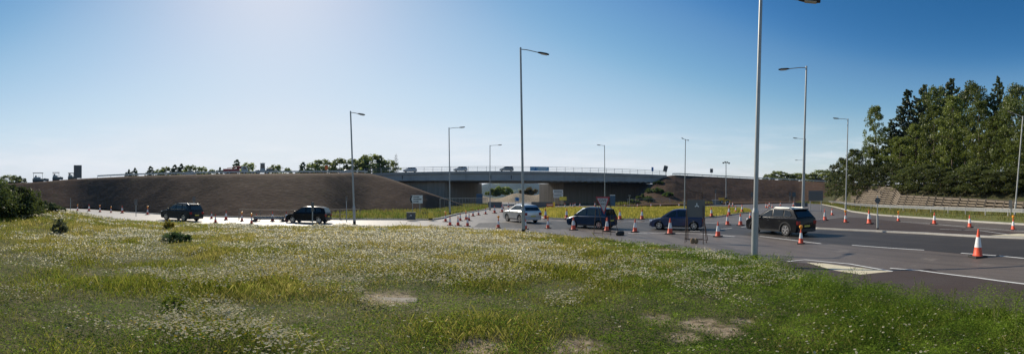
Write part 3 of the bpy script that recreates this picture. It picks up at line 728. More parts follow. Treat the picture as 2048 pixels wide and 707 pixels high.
# trees behind the left embankment and behind the right one
def far_trees(rowspec, nm_pine, nm_leaf, group):
    pp = {}
    for px, ty, d, wid, kind, lab in rowspec:
        H = ZC - d * math.tan((ty - HY) / F); loc = at(px, d=d); loc.z = -.05
        if kind not in pp:
            t = make_tree(nm_pine if kind == 'pine' else nm_leaf, lab, 'tree', loc, kind, 14, 3.2, .3 if kind == 'pine' else .1, 20 if kind == 'pine' else 130, 14 if kind == 'pine' else 22, .26, (.08, .11, .05) if kind == 'pine' else (.14, .17, .05), (.16, .20, .09) if kind == 'pine' else (.32, .36, .10), group)
            pp[kind] = t
        else: t = dup(pp[kind], loc, 0, lab, group)
        t.rotation_euler[2] = random.uniform(0, 6.28); t.scale = (wid / 2.2, wid / 2.2, H / 14)
far_trees([
 (258, 340, 160, 2.2, 'pine', 'small dark conifer, leftmost of the trees over the left embankment'),
 (270, 337, 160, 2.0, 'pine', 'small pointed conifer second from left over the embankment'),
 (301, 334, 158, 2.5, 'pine', 'lone round-topped conifer between two conifer pairs on the embankment skyline'),
 (319, 340, 158, 2.6, 'broad', 'low dark bushy tree just right of the lone round-topped conifer'),
 (332, 335, 160, 2.8, 'broad', 'dark bushy tree left of the paired tall conifers'),
 (350, 331, 158, 2.8, 'pine', 'left one of the paired tall dark conifers on the skyline'),
 (363, 329, 158, 2.8, 'pine', 'right one of the paired tall dark conifers on the skyline'),
 (382, 332, 150, 3.4, 'broad', 'bright green tree above the car on the far left embankment'),
 (404, 335, 152, 3.0, 'broad', 'bright green round tree right of the car on the embankment'),
 (424, 340, 152, 2.2, 'broad', 'small pale green tree left of the red lorry'),
 (440, 336, 165, 2.6, 'pine', 'dark conifer behind the tail of the red lorry'),
 (474, 321, 165, 3.0, 'pine', 'tall dark conifer rising behind the red lorry'),
 (497, 327, 162, 3.4, 'broad', 'dark tree between the red lorry and the pale loading machine'),
 (551, 331, 165, 3.2, 'broad', 'dark tree right of the pale loading machine'),
 (575, 337, 165, 2.4, 'broad', 'tiny dark tree in the gap right of the pale machine'),
 (606, 326, 160, 3.4, 'pine', 'dark conifer at the left end of the green tree belt'),
 (624, 328, 158, 3.8, 'broad', 'leafy tree at the left part of the belt behind the barrier'),
 (645, 321, 158, 4.6, 'broad', 'rounded leafy tree behind the small orange road sign'),
 (680, 319, 156, 4.4, 'broad', 'leafy tree left of the lamp post on the embankment skyline'),
 (706, 320, 156, 4.2, 'broad', 'leafy tree right behind the lamp post on the embankment skyline'),
 (726, 315, 158, 4.4, 'pine', 'pointed conifer within the green belt left of the bridge'),
 (742, 311, 156, 5.0, 'broad', 'tallest leafy tree near the left bridge end'),
 (760, 313, 158, 4.0, 'pine', 'conifer with spiky top right of the tallest leafy tree'),
 (776, 322, 156, 4.0, 'broad', 'last leafy tree of the belt beside the dead tree'),
 (18, 351, 150, 4.4, 'broad', 'leafy tree behind the dark hedge at the left photo edge'),
 (40, 353, 150, 3.6, 'pine', 'conifer poking above the dark hedge at far left'),
], 'conifer_tree', 'leafy_tree', 'trees behind the left embankment')
far_trees([(1540, 349, 230, 5.0, 'broad', 'small tree leftmost of the dark trees behind the right embankment'), (1557, 343, 230, 5.4, 'broad', 'pointed dark tree above the right embankment barrier, second from left'),
 (1580, 348, 228, 6.0, 'broad', 'low dark tree between the near lamp post and tall lamp posts'), (1600, 347, 228, 6, 'broad', 'low dark tree directly behind the two tall lamp posts'), (1622, 349, 222, 6, 'broad', 'dark tree right of the two tall lamp posts'),
 (1645, 341, 220, 7, 'broad', 'largest round dark tree behind the timber hoarding'), (1668, 344, 216, 6.5, 'broad', 'dark tree between the timber hoarding and the wood')],
 'conifer_tree', 'leafy_tree', 'dark trees behind the right embankment')
dt = thing('dead_tree', 'bare leafless conifer with whorled twigs beside the bridge end', 'tree', at(792, d=150, z=-.05))
Hd = ZC + 150 * math.tan((HY - 306) / F); mb = MB(); mb.tube((0, 0, 0), (0, 0, Hd), .2, .03, 7); mb.build('trunk', M['bark'], dt)
mb = MB()
for k in range(46):
    zz = Hd * (.5 + .48 * k / 46); q = k * 2.4; L = (1 - (k / 46)) * 1.9 + .5
    mb.tube((0, 0, zz), (L * math.cos(q), L * math.sin(q), zz + .25 * L), .07, .03, 4)
    mb.tube((L * .6 * math.cos(q), L * .6 * math.sin(q), zz + .15 * L), (L * .8 * math.cos(q + .5), L * .8 * math.sin(q + .5), zz + .5 * L), .05, .02, 4)
mb.build('branch', M['bark'], dt)['kind'] = 'stuff'

def bush(name, label, loc, rx, ry, h, n, per, size, c0, c1, group=None, cat='bush'):
    t = thing(name, label, cat, loc, 0, group); cl = []
    for k in range(n):
        q = random.uniform(0, 6.28); e = random.random() ** .5
        zz = h * random.uniform(.1, 1) * (1 - .55 * e * e)
        cl.append((rx * e * math.cos(q), ry * e * math.sin(q), zz, .3 * min(rx, ry, h * 1.3) * random.uniform(.6, 1.2)))
    V, c = foliage(cl, per, size, c0, c1, .9); quads('crown', V, c, M['leaf'], t)
    mb = MB()
    for c_ in random.sample(cl, min(10, n)): mb.tube((c_[0] * .15, c_[1] * .15, -.05), c_[:3], .03, .012, 5)
    mb.build('stem', M['bark'], t)
    return t
def on_meadow(px, d):
    p = at(px, d=d); p.z = float(mz(p.x, p.y)); return p
bush('hedge_bush', 'tall dark rounded hedge bush at the left photo edge', on_meadow(-8, 30), 2.6, 2.6, 2.75, 66, 160, .09, (.035, .05, .014), (.085, .11, .028))
bush('hedge_bush', 'dark hedge bush next to the left edge one, sloping down to the right', on_meadow(38, 31), 1.8, 2.0, 2.4, 54, 150, .09, (.035, .05, .014), (.095, .12, .03))
bush('leafy_shrub', 'bright green shrub at the foot of the dark hedge', on_meadow(62, 32), 1.2, 1.2, 1.2, 34, 110, .08, (.06, .09, .02), (.12, .15, .03))
bush('leafy_shrub', 'pale green low shrub sloping down toward the road at far left', on_meadow(92, 36), 1.4, 1.4, .8, 30, 110, .09, (.06, .085, .03), (.13, .16, .06))
bush('leafy_shrub', 'pale green shrub end near the dark wooden post', on_meadow(112, 37), .9, .9, .55, 24, 90, .09, (.06, .085, .03), (.13, .16, .06))
bush('thistle_bush', 'grey-green upright thistle clump alone in the left meadow', on_meadow(119, 19), .4, .4, 1.05, 44, 70, .03, (.06, .075, .035), (.13, .15, .075))
bush('dark_bush', 'low dark green bush alone in the flowering meadow', on_meadow(352, 17), .62, .55, .42, 40, 130, .03, (.03, .06, .018), (.075, .125, .035))
bush('ragwort_plant', 'tall yellow-flowering weed standing before the black off-roader', on_meadow(337, 26), .34, .34, .8, 46, 34, .035, (.14, .17, .03), (.60, .42, .04), cat='plant')
bush('yellow_weed', 'bright yellow-green leafy weed low in the near left meadow', on_meadow(352, 6.1), .2, .2, .22, 12, 40, .022, (.16, .19, .02), (.28, .28, .03), cat='plant')
for q, f, hh, lab in ((1268, .35, 1.1, 'low green shrub at the foot of the right bridge slope'), (1284, .5, 1.3, 'leafy shrub low on the right bridge slope'), (1297, .35, 1.2, 'green shrub in the middle of the right bridge slope foot'),
                      (1300, .7, 1.2, 'shrub halfway up the right bridge slope'), (1316, .55, 1.4, 'pale green shrub right of the bridge slope middle'), (1318, .85, 1.0, 'topmost green shrub on the right bridge slope'), (1336, .4, 1.1, 'low shrub rightmost on the bridge slope')):
    cc = np.array(RE, float); fy_, fd_, cy_, cd_ = [float(np.interp(q, cc[:, 0], cc[:, i])) for i in (1, 2, 3, 4)]
    z0_, z1_ = ZC - fd_ * math.tan((fy_ - HY) / F), ZC - cd_ * math.tan((cy_ - HY) / F)
    p = at(q, d=fd_ + (cd_ - fd_) * f); p.z = z0_ + (z1_ - z0_) * float(np.interp(f, [0, .18, .3, 1], [0, .04, .15, 1])) - .1
    bush('slope_shrub', lab, p, 1.5, 1.3, hh, 26, 50, .16, (.05, .08, .018), (.13, .18, .04), 'shrubs on the right bridge slope')
def tall_weed(px, d, H, label):
    t = thing('tall_weed', label, 'plant', on_meadow(px, d), 0, 'tall weeds at the meadow edge on the right'); mb = MB(); cl = []
    for k in range(4):
        q = random.uniform(0, 6.28); e = Vector((.13 * H * math.cos(q), .13 * H * math.sin(q), H * random.uniform(.7, 1)))
        mb.path([(0, 0, -.05), e * .5 + Vector((0, 0, .06)), e], .004, 4)
        cl += [tuple((e * s)) + (.028,) for s in (.35, .5, .62, .74, .85, .95)]
    mb.build('stem', M['verge'], t); V, c = foliage(cl, 7, .011, (.12, .17, .05), (.26, .28, .12), 1.6); quads('crown', V, c, M['grass'], t)
for px, d, H, lab in ((1688, 8.6, .62, 'tall green weed leftmost along the footway edge'), (1735, 8.2, .6, 'tall weed below the buff crossing, second along the footway edge'), (1790, 7.6, .55, 'feathery tall weed third along the footway edge'),
                      (1838, 7.2, .72, 'tall weed fourth along the footway edge, forked at the top'), (1902, 6.6, .72, 'tall spiky weed fifth along the footway edge'), (1990, 6.1, .74, 'slender tall weed sixth along the footway edge'), (2036, 5.9, .8, 'tallest weed at the right photo edge')):
    tall_weed(px, d, H, lab)

# concrete slabs lying in the meadow
def slab(px, py, w, l, rz, label, z):
    p = at(px, py, z=z); p.z = float(mz(p.x, p.y)) + .02
    o = MB().box((0, 0, .0), (w, l, .1)).build('concrete_slab', M['slab'], bevel=.02); p.z -= .06; o.location = p; o.rotation_euler = (R(3), R(-2), rz)
    return tag(o, label, 'slab')
slab(790, 615, .8, .28, .1, 'broken pale concrete slab in a bare hollow of the near meadow', .42)
slab(892, 543, .5, .3, .5, 'small pale concrete slab showing through the flowers', .3)

# ------------------------------------------------------------------ bridge
bA, bB = Vector((-44.0, 110.1)), Vector((49.5, 118.4))
bt = (bB - bA).normalized(); bn = Vector((-bt.y, bt.x)); bL = (bB - bA).length; brz = math.atan2(bt.y, bt.x)
BW = 22.0
br = thing('road_bridge', 'long grey concrete road bridge over the roundabout road', 'bridge', (bA.x, bA.y, 0), brz)
def dz(s): return 9.45 + .36 * math.sin(math.pi * s / bL)          # deck edge level, local x = s
S = np.linspace(0, bL, 25)
def along(profile_fn, name, m, parent=br, smooth=None):
    P = np.array([[(s, q[0], q[1]) for q in profile_fn(s)] for s in S]); n = P.shape[1]
    mb = MB(); v = P.reshape(-1, 3); fs = []
    for i in range(len(S) - 1):
        for j in range(n): fs.append((i * n + j, i * n + (j + 1) % n, (i + 1) * n + (j + 1) % n, (i + 1) * n + j))
    fs += [tuple(range(n)), tuple(range((len(S) - 1) * n, len(S) * n))]
    mb.add(v, fs); return mb.build(name, m, parent, smooth)
along(lambda s: [(.55, dz(s) - .35), (BW - .55, dz(s) - .35), (BW - .55, dz(s) + .75), (8, dz(s) + .5), (.55, dz(s) - .02)], 'deck', M['asphalt'])
along(lambda s: [(0, dz(s) - .72), (.54, dz(s) - .72), (.54, dz(s) + .04), (0, dz(s) + .04)], 'edge_plinth', M['concrete'])
along(lambda s: [(.2, 7.2), (.26, 7.05), (.9, 7.05), (.9, dz(s) - .73), (.32, dz(s) - .73), (.32, 7.75), (.2, 7.6)], 'edge_beam', M['beam'])
for k in range(1, 7): along(lambda s, k=k: [(k * 3.2, 7.05), (k * 3.2 + 1.1, 7.05), (k * 3.2 + 1.1, dz(s) - .36), (k * 3.2, dz(s) - .36)], 'beam', M['beam'])
along(lambda s: [(BW - .5, 7.05), (BW - .1, 7.05), (BW - .1, dz(s) + .8), (BW - .5, dz(s) + .8)], 'far_edge_beam', M['beam'])
def parapet(y, name):
    rail = MB(); post = []
    for z_, r_ in ((1.42, .055), (1.0, .04), (.55, .04)):
        rail.path([(s, y, dz(s) + z_) for s in S], r_, 6)
    rail.build(name + '_rail', M['steel'], br)
    for k in range(int(bL / 2.6) + 1):
        s = min(k * 2.6 + .3, bL - .1); MB().box((s, y, dz(s) + .74), (.09, .11, 1.42)).build(name + '_post', M['steel'], br)
parapet(.27, 'parapet')
inv = Matrix.Rotation(-brz, 2)
def loc2(x, y): v = inv @ (Vector((x, y)) - bA); return (v.x, v.y)
MB().prism([loc2(*p) for p in ((-56, 113.2), (-19.9, 114.2), (-10.6, 137), (-56, 137))], -.3, 7.04).build('left_abutment', M['wallconc'], br)
MB().prism([loc2(*p) for p in ((17.3, 130.0), (62, 134), (62, 146), (9.9, 142))], -.3, 7.04).build('right_abutment', M['wallconc'], br)
for s in (12, 38, 44): MB().box((s, .17, 8.1), (.22, .06, 1.1)).build('drain_pipe', M['darksteel'], br)
for s in np.arange(56, 92, 1.9): MB().box((s, .5, 6.95), (.7, .5, .18)).build('bearing', M['concrete'], br)
def on_bridge(px, off, dzz=0.0):
    """point on the deck: seen at px, off metres behind the front edge"""
    a = lon(px); dirv = Vector((math.sin(a), math.cos(a))); o = bA + bn * off
    det = dirv.x * -bt.y + dirv.y * bt.x
    k = (o.x * -bt.y + o.y * bt.x) / det; p = dirv * k; s = (p - bA).dot(bt)
    return Vector((p.x, p.y, dz(min(max(s, 0), bL)) + .5 + dzz)), s
# banner on the parapet
p0, s0 = on_bridge(1060, .1); p1, s1 = on_bridge(1098, .1)
bnr = thing('parapet_banner', 'pale blue banner with dark blue emblem tied to the bridge parapet', 'banner', (p0.x, p0.y, dz(s0)), brz); wL = s1 - s0
MB().box((wL / 2, -.02, .8), (wL, .04, 1.28)).build('banner_cloth', mat('banner_blue', (.24, .42, .58), .6), bnr)
MB().box((wL * .29, -.055, .62), (.5, .02, .75)).box((wL * .29, -.055, 1.15), (.25, .02, .3)).box((wL * .29, -.055, .38), (1.0, .02, .12)).build('emblem', M['signblue'], bnr)
MB().box((wL * .66, -.055, .95), (wL * .46, .02, .16)).box((wL * .62, -.055, .62), (wL * .38, .02, .13)).build('lettering', M['signwhite'], bnr)

# ------------------------------------------------------------------ crash barriers and fences
def barrier(name, label, pts, post_gap, h=.75, rail_h=.32, m='steel', tubes=0, cat='crash barrier'):
    t = thing(name, label, cat, pts[0]); o = Vector(pts[0]); rail = MB(); acc = 0.0
    P = [Vector(p) - o for p in pts]
    for a, b in zip(P[:-1], P[1:]):
        v = b - a; n = Vector((-v.y, v.x, 0)).normalized()
        for zz, hh, off in ((h - rail_h * .25, rail_h * .42, .03), (h - rail_h * .5, rail_h * .3, 0), (h - rail_h * .78, rail_h * .42, .03)):
            rail.add([a + n * off + Vector((0, 0, zz - hh / 2)), b + n * off + Vector((0, 0, zz - hh / 2)), b + n * off + Vector((0, 0, zz + hh / 2)), a + n * off + Vector((0, 0, zz + hh / 2)),
                      a - n * .03 + Vector((0, 0, zz - hh / 2)), b - n * .03 + Vector((0, 0, zz - hh / 2)), b - n * .03 + Vector((0, 0, zz + hh / 2)), a - n * .03 + Vector((0, 0, zz + hh / 2))],
                     [(0, 1, 2, 3), (7, 6, 5, 4), (0, 4, 5, 1), (3, 2, 6, 7), (0, 3, 7, 4), (1, 5, 6, 2)])
        L = v.length; k = (-acc) % post_gap
        while k < L:
            q = a + v * (k / L); MB().box((q.x, q.y, (h - .05) / 2 - .1 + q.z), (.1, .1, h + .1), math.atan2(v.y, v.x)).build('post', M[m], t); k += post_gap
        acc += L
    rail.build('rail', M[m], t)
    return t
def crest(cols, px, back=1.0):
    c = np.array(cols, float); cy, cd = np.interp(px, c[:, 0], c[:, 3]), np.interp(px, c[:, 0], c[:, 4])
    return at(px, cy, d=cd + 0) + Vector((math.sin(lon(px)), math.cos(lon(px)), 0)) * back
barrier('crash_barrier', 'long steel crash barrier along the top of the left embankment', [crest(LE, q) for q in range(195, 745, 20)], 4.2, .85, .42)
barrier('crash_barrier', 'steel crash barrier along the top of the right embankment', [crest(RE, q) for q in range(1345, 1705, 15)], 4.2, .8, .4)
gpts = []
for q in range(1640, 2200, 14):
    d = float(np.interp(q, BX, GD)); p = at(q, d=d); p.z = .36; gpts.append(p)
barrier('crash_barrier', 'pale steel crash barrier in the grass before the crib wall', gpts, 3.2, .82, .4)
# low rail fence at the foot of the left embankment
rf = thing('rail_fence', 'low two-rail fence at the foot of the left embankment', 'fence', at(480, 436.5, z=.1)); o0 = rf.location.copy(); m1 = MB()
fp = [at(q, yy, d=None, z=.12) - o0 for q, yy in ((478, 437), (520, 438), (560, 438.5), (620, 438.5), (680, 437), (720, 435))]
m1.path([p + Vector((0, 0, .95)) for p in fp], .04, 5); m1.path([p + Vector((0, 0, .45)) for p in fp], .03, 5); m1.build('rail', M['timber'], rf)
for i in range(len(fp)):
    MB().box(tuple(fp[i] + Vector((0, 0, .45))), (.08, .08, 1.1)).build('post', M['timber'], rf)
# dark beam barrier lying between cones
bb = thing('plank_barrier', 'long dark plank barrier lying between the cones left of the black hatchback', 'barrier', at(535, 443.5)); a_, b_ = at(507, 443) - bb.location, at(568, 443) - bb.location
MB().box(tuple((a_ + b_) / 2 + Vector((0, 0, .38))), ((b_ - a_).length, .12, .34), math.atan2((b_ - a_).y, (b_ - a_).x)).build('plank', M['signblack'], bb)
MB().box(tuple((a_ + b_) / 2 + Vector((0, 0, .40))), ((b_ - a_).length * .96, .13, .06), math.atan2((b_ - a_).y, (b_ - a_).x)).build('stripe', M['signwhite'], bb)
for e in (a_, b_): MB().box(tuple(e + Vector((0, 0, .1))), (.5, .3, .2)).build('foot', M['black'], bb)

def mesh_fence(name, label, pts, h, m='steel', gap=2.4):
    t = thing(name, label, 'fence', pts[0]); P = [Vector(p) - Vector(pts[0]) for p in pts]; r_ = MB(); w_ = MB()
    for a, b in zip(P[:-1], P[1:]):
        n = max(1, round((b - a).length / gap))
        for i in range(n):
            p, q = a.lerp(b, i / n), a.lerp(b, (i + 1) / n)
            for zz in (.15, h): r_.tube(p + Vector((0, 0, zz)), q + Vector((0, 0, zz)), .03, .03, 5)
            for e in (p, q): r_.tube(e, e + Vector((0, 0, h)), .035, .035, 5)
            for k in range(1, 8): w_.tube(p.lerp(q, k / 8) + Vector((0, 0, .15)), p.lerp(q, k / 8) + Vector((0, 0, h)), .008, .008, 3)
    r_.build('panel_frame', M[m], t); w_.build('mesh_wire', M[m], t); return t
mesh_fence('site_fence', 'temporary mesh fence on the verge before the left bridge wall', [at(880, 424, z=.13), at(925, 418, z=.13), at(975, 411.5, z=.13)], 2.0)
mesh_fence('site_fence', 'temporary mesh fence before the right embankment', [at(1255, 413, d=101), at(1290, 412, d=103), at(1340, 411.5, d=105)], 2.0)

# timber crib wall: stretchers (rails) and headers (uprights), leaning back
cw = thing('crib_wall', 'weathered timber crib retaining wall below the wood', 'wall', at(1850, d=58, z=.6)); o0 = cw.location.copy()
st, hd, fill = MB(), MB(), MB()
def wallpt(q, f):
    """q: column px, f 0..1 up the face"""
    wd_ = float(np.interp(q, BX, WD)); top = float(np.interp(q, [1640, 1662, 1702, 1775, 1790, 1850, 1950, 2048, 2300], [405, 404, 371.5, 373.5, 389, 392, 397, 402.5, 412]))
    zt = ZC - (wd_ + 1.6) * math.tan((top - HY) / F); z = .5 + (zt - .5) * f
    w0, w1 = at(q - 6, d=float(np.interp(q - 6, BX, WD))), at(q + 6, d=float(np.interp(q + 6, BX, WD)))
    tn = (w1 - w0).normalized(); nn = Vector((-tn.y, tn.x, 0))
    p = at(q, d=wd_); nn = nn if nn.dot(p) > 0 else -nn
    p = p + nn * .5 * (z - .5); p.z = z; return p - o0
Qs = []
q = 1662.0
while q < 2230:
    Qs.append(q); q += 1.15 * F / float(np.interp(q, BX, WD)) * (1.0 if q < 1800 else 1.0)
for i, q in enumerate(Qs):
    hgt = wallpt(q, 1).z - wallpt(q, 0).z; nrow = max(3, int(round(hgt / .36)))
    p, e = wallpt(q, 0), wallpt(q, 1); dr = Vector((math.sin(lon(q)), math.cos(lon(q)), 0))
    sk_ = Vector((dr.y, -dr.x, 0)) * random.uniform(-.12, .12); hd.tube(p - dr * .16, e - dr * .16 + sk_ + Vector((0, 0, random.uniform(-.1, .2))), .14, .12, 4)
    if i + 1 < len(Qs):
        for k in range(nrow):
            f = (k + .35) / nrow; a_, b_ = wallpt(q, f), wallpt(Qs[i + 1], f)
            v = b_ - a_; st.box(tuple((a_ + b_) / 2 + Vector((0, 0, random.uniform(-.02, .02)))), (v.length * 1.03, .2, .15), math.atan2(v.y, v.x), Matrix.Rotation(-math.asin(max(-.9, min(.9, v.z / v.length))), 3, 'Y'))
        a_, b_, c_, d_ = wallpt(q, 0) + dr * .3, wallpt(Qs[i + 1], 0) + dr * .3, wallpt(Qs[i + 1], 1) + dr * .3, wallpt(q, 1) + dr * .3
        fill.add([a_, b_, c_, d_, a_ + dr * .2, b_ + dr * .2, c_ + dr * .2, d_ + dr * .2], [(0, 1, 2, 3), (7, 6, 5, 4), (3, 2, 6, 7), (0, 4, 5, 1)])
st.build('stretcher_timbers', M['timber'], cw); hd.build('header_timbers', mat('header_timber', (.16, .128, .095), .85, noise=[((1, 1, 9), (.11, .088, .065), .4, .7)]), cw); fill.build('infill', mat('crib_infill_shaded', (.06, .048, .035), .95, noise=[(1.5, (.09, .075, .05), .5, .7)]), cw)  # infill coloured extra dark: deep shadow of the gaps between timbers painted in
# timber hoarding far right
hp = at(1641, d=185); hp.z = ZC - 185 * math.tan((374 - HY) / F)
ho = thing('timber_hoarding', 'dark brown timber hoarding at the end of the right embankment', 'hoarding', hp, -lon(1641)); mh = MB()
for k in range(9): mh.box((-2.8 + .7 * k, 0, 1.9), (.66, .08, 3.8))
mh.build('boarding', M['timberdark'], ho)
for k in (-3, 0, 3): MB().box((k, .14, 1.8), (.15, .15, 4.2)).build('post', M['timberdark'], ho)

# ------------------------------------------------------------------ lamp posts
def lamp_post(label, px, d, top, arms, base_z=0.0, r=.085, sleeve=1.5):
    p = at(px, d=d); p.z = base_z
    t = thing('lamp_post', label, 'lamp post', p, 0, 'street lamp posts round the junction')
    tp = at(top[0], top[1], d=d) - p; up = tp.normalized()
    MB().tube((0, 0, 0), up * sleeve, r * 1.45, r * 1.45, 14).tube(up * sleeve, up * (sleeve + .14), r * 1.45, r, 14).build('base_sleeve', M['lamp'], t, smooth=40)
    MB().tube(up * (sleeve + .1), tp, r, r * .72, 14).build('pole', M['lamp'], t, smooth=40)
    MB().tube((0, 0, -.1), up * .28, r * 1.52, r * 1.52, 14).build('base_collar', M['black'], t, smooth=40)
    for ax, ay in arms:
        e = at(ax, ay, d=d) - p; v = e - tp; L = v.length; dr = v.normalized()
        s0 = tp - up * .12
        hl = min(.75, L * .5); hs = s0 + dr * (L - hl)
        MB().path([s0, s0 + dr * .25 * L + Vector((0, 0, .02 * L)), hs + dr * .1], .032, 8).build('arm', M['lamp'], t, smooth=40)
        ang = math.atan2(dr.y, dr.x); tl = Matrix.Rotation(-math.asin(max(-1, min(1, dr.z))), 3, 'Y'); rz = Matrix.Rotation(ang, 3, 'Z') @ tl
        sec = [(0, .07, .05), (.2, .13, .08), (.75, .16, .08), (1, .10, .05)]
        vs = []; n = 8
        for f, w, h in sec:
            for k in range(n):
                q = 2 * math.pi * k / n; vs.append(hs + rz @ Vector((f * hl, w * math.cos(q), h * math.sin(q) * (1 if math.sin(q) > 0 else .6))))
        fs = [(j * n + k, j * n + (k + 1) % n, (j + 1) * n + (k + 1) % n, (j + 1) * n + k) for j in range(3) for k in range(n)] + [tuple(range(n))[::-1], tuple(range(3 * n, 4 * n))]
        hd_ = MB().add(vs, fs).build('lamp_head', M['darksteel'], t, smooth=50)
        MB().box(tuple(hs + rz @ Vector((hl * .55, 0, -.055))), (hl * .55, .2, .02), ang, tl).build('lens', M['lens'], hd_)
    return t
lamp_post('tall lamp post at the picture centre with one arm, rising before the silver car', 1047, 25.5, (1041, 95), [(1098, 106)])
lamp_post('nearest lamp post, its head cut by the top edge, standing in the grass verge', 1508.5, 13.4, (1522, -10), [(1641, -2)], .12, .082, 1.75)
lamp_post('tall lamp post behind the black crossover car, single arm pointing left', 1604, 27, (1613, 132), [(1557, 136)])
lamp_post('lamp post on the left road between black hatchback and arrow sign', 709, 34, (701, 222), [(730, 227)])
lamp_post('lamp post before the left bridge wall, arm pointing right', 900, 50, (898, 255), [(930, 252)], .1)
lamp_post('lamp post standing in front of the left edge of the bridge opening', 980, 69.5, (980, 290), [(1004, 288)])
lamp_post('lamp post before the right half of the bridge, arm pointing left', 1210, 72, (1209, 290), [(1194, 288)], .1)
lamp_post('double-armed lamp post at the right end of the bridge', 1369, 64, (1371, 278), [(1363, 274), (1378, 279)], .1)
lamp_post('lamp post before the left end of the wood, arm pointing left', 1691, 48, (1696, 237), [(1666, 234)], .05)
lamp_post('thin farther lamp post just right of the tall one behind the crossover', 1608, 64, (1611, 277), [(1586, 274)])
lamp_post('lamp post at the right photo edge in front of the wood', 2029, 42, (2046, 232), [(2014, 219)], .2)
lamp_post('farthest small lamp post, mostly hidden behind the two tall ones', 1604, 103, (1606, 319), [(1590, 319)])
fm = thing('floodlight_mast', 'slim mast with a cluster of floodlights before the right embankment', 'floodlight', at(1452, d=110)); hF = ZC + 110 * math.tan((HY - 325) / F)
MB().tube((0, 0, 0), (0, 0, hF), .14, .1, 10).build('pole', M['lamp'], fm, smooth=40)
MB().box((0, 0, hF), (2.1, .1, .1)).build('cross_arm', M['darksteel'], fm)
for k in (-.95, -.35, .35, .95): MB().box((k, -.1, hF - .1 + .22 * (abs(k) < .5)), (.42, .25, .36), 0, Matrix.Rotation(R(25), 3, 'X')).build('floodlight', M['darksteel'], fm, bevel=.03)

# ------------------------------------------------------------------ traffic cones
def make_cone(loc, label, lampon):
    t = thing('traffic_cone', label, 'traffic cone', loc, 0, 'orange and white traffic cones')
    m = MB().box((0, 0, .035), (.5, .5, .07)); m.build('base', M['black'], t, bevel=.015)
    r = lambda z: .17 - (.17 - .025) * (z - .07) / .93
    MB().lathe([(.2, .07), (r(.1), .1), (r(.36), .36)], 18).build('lower_cone', M['orange'], t, smooth=40)
    MB().lathe([(r(.36) + .004, .36), (r(.72) + .004, .72)], 18).build('reflective_sleeve', M['white'], t, smooth=40)
    MB().lathe([(r(.72), .72), (r(.98), .98), (.02, 1.0)], 18).build('tip', M['orange'], t, smooth=40)
    return t
cone0 = make_cone((0, 0, 0), 'x', False)
lamp_me = None
def add_lamp(t, h):
    o = bpy.data.objects.new('warning_lamp', lamp_me); COL.objects.link(o); o.parent = t
    return o
_l = MB(); _l.lathe([(.05, -.05), (.06, .02), (.1, .05), (.125, .12), (.115, .2), (.05, .24)], 14); _o = _l.build('warning_lamp', M['amber'], None, smooth=50); lamp_me = _o.data; bpy.data.objects.remove(_o)
CG = 'orange and white traffic cones'
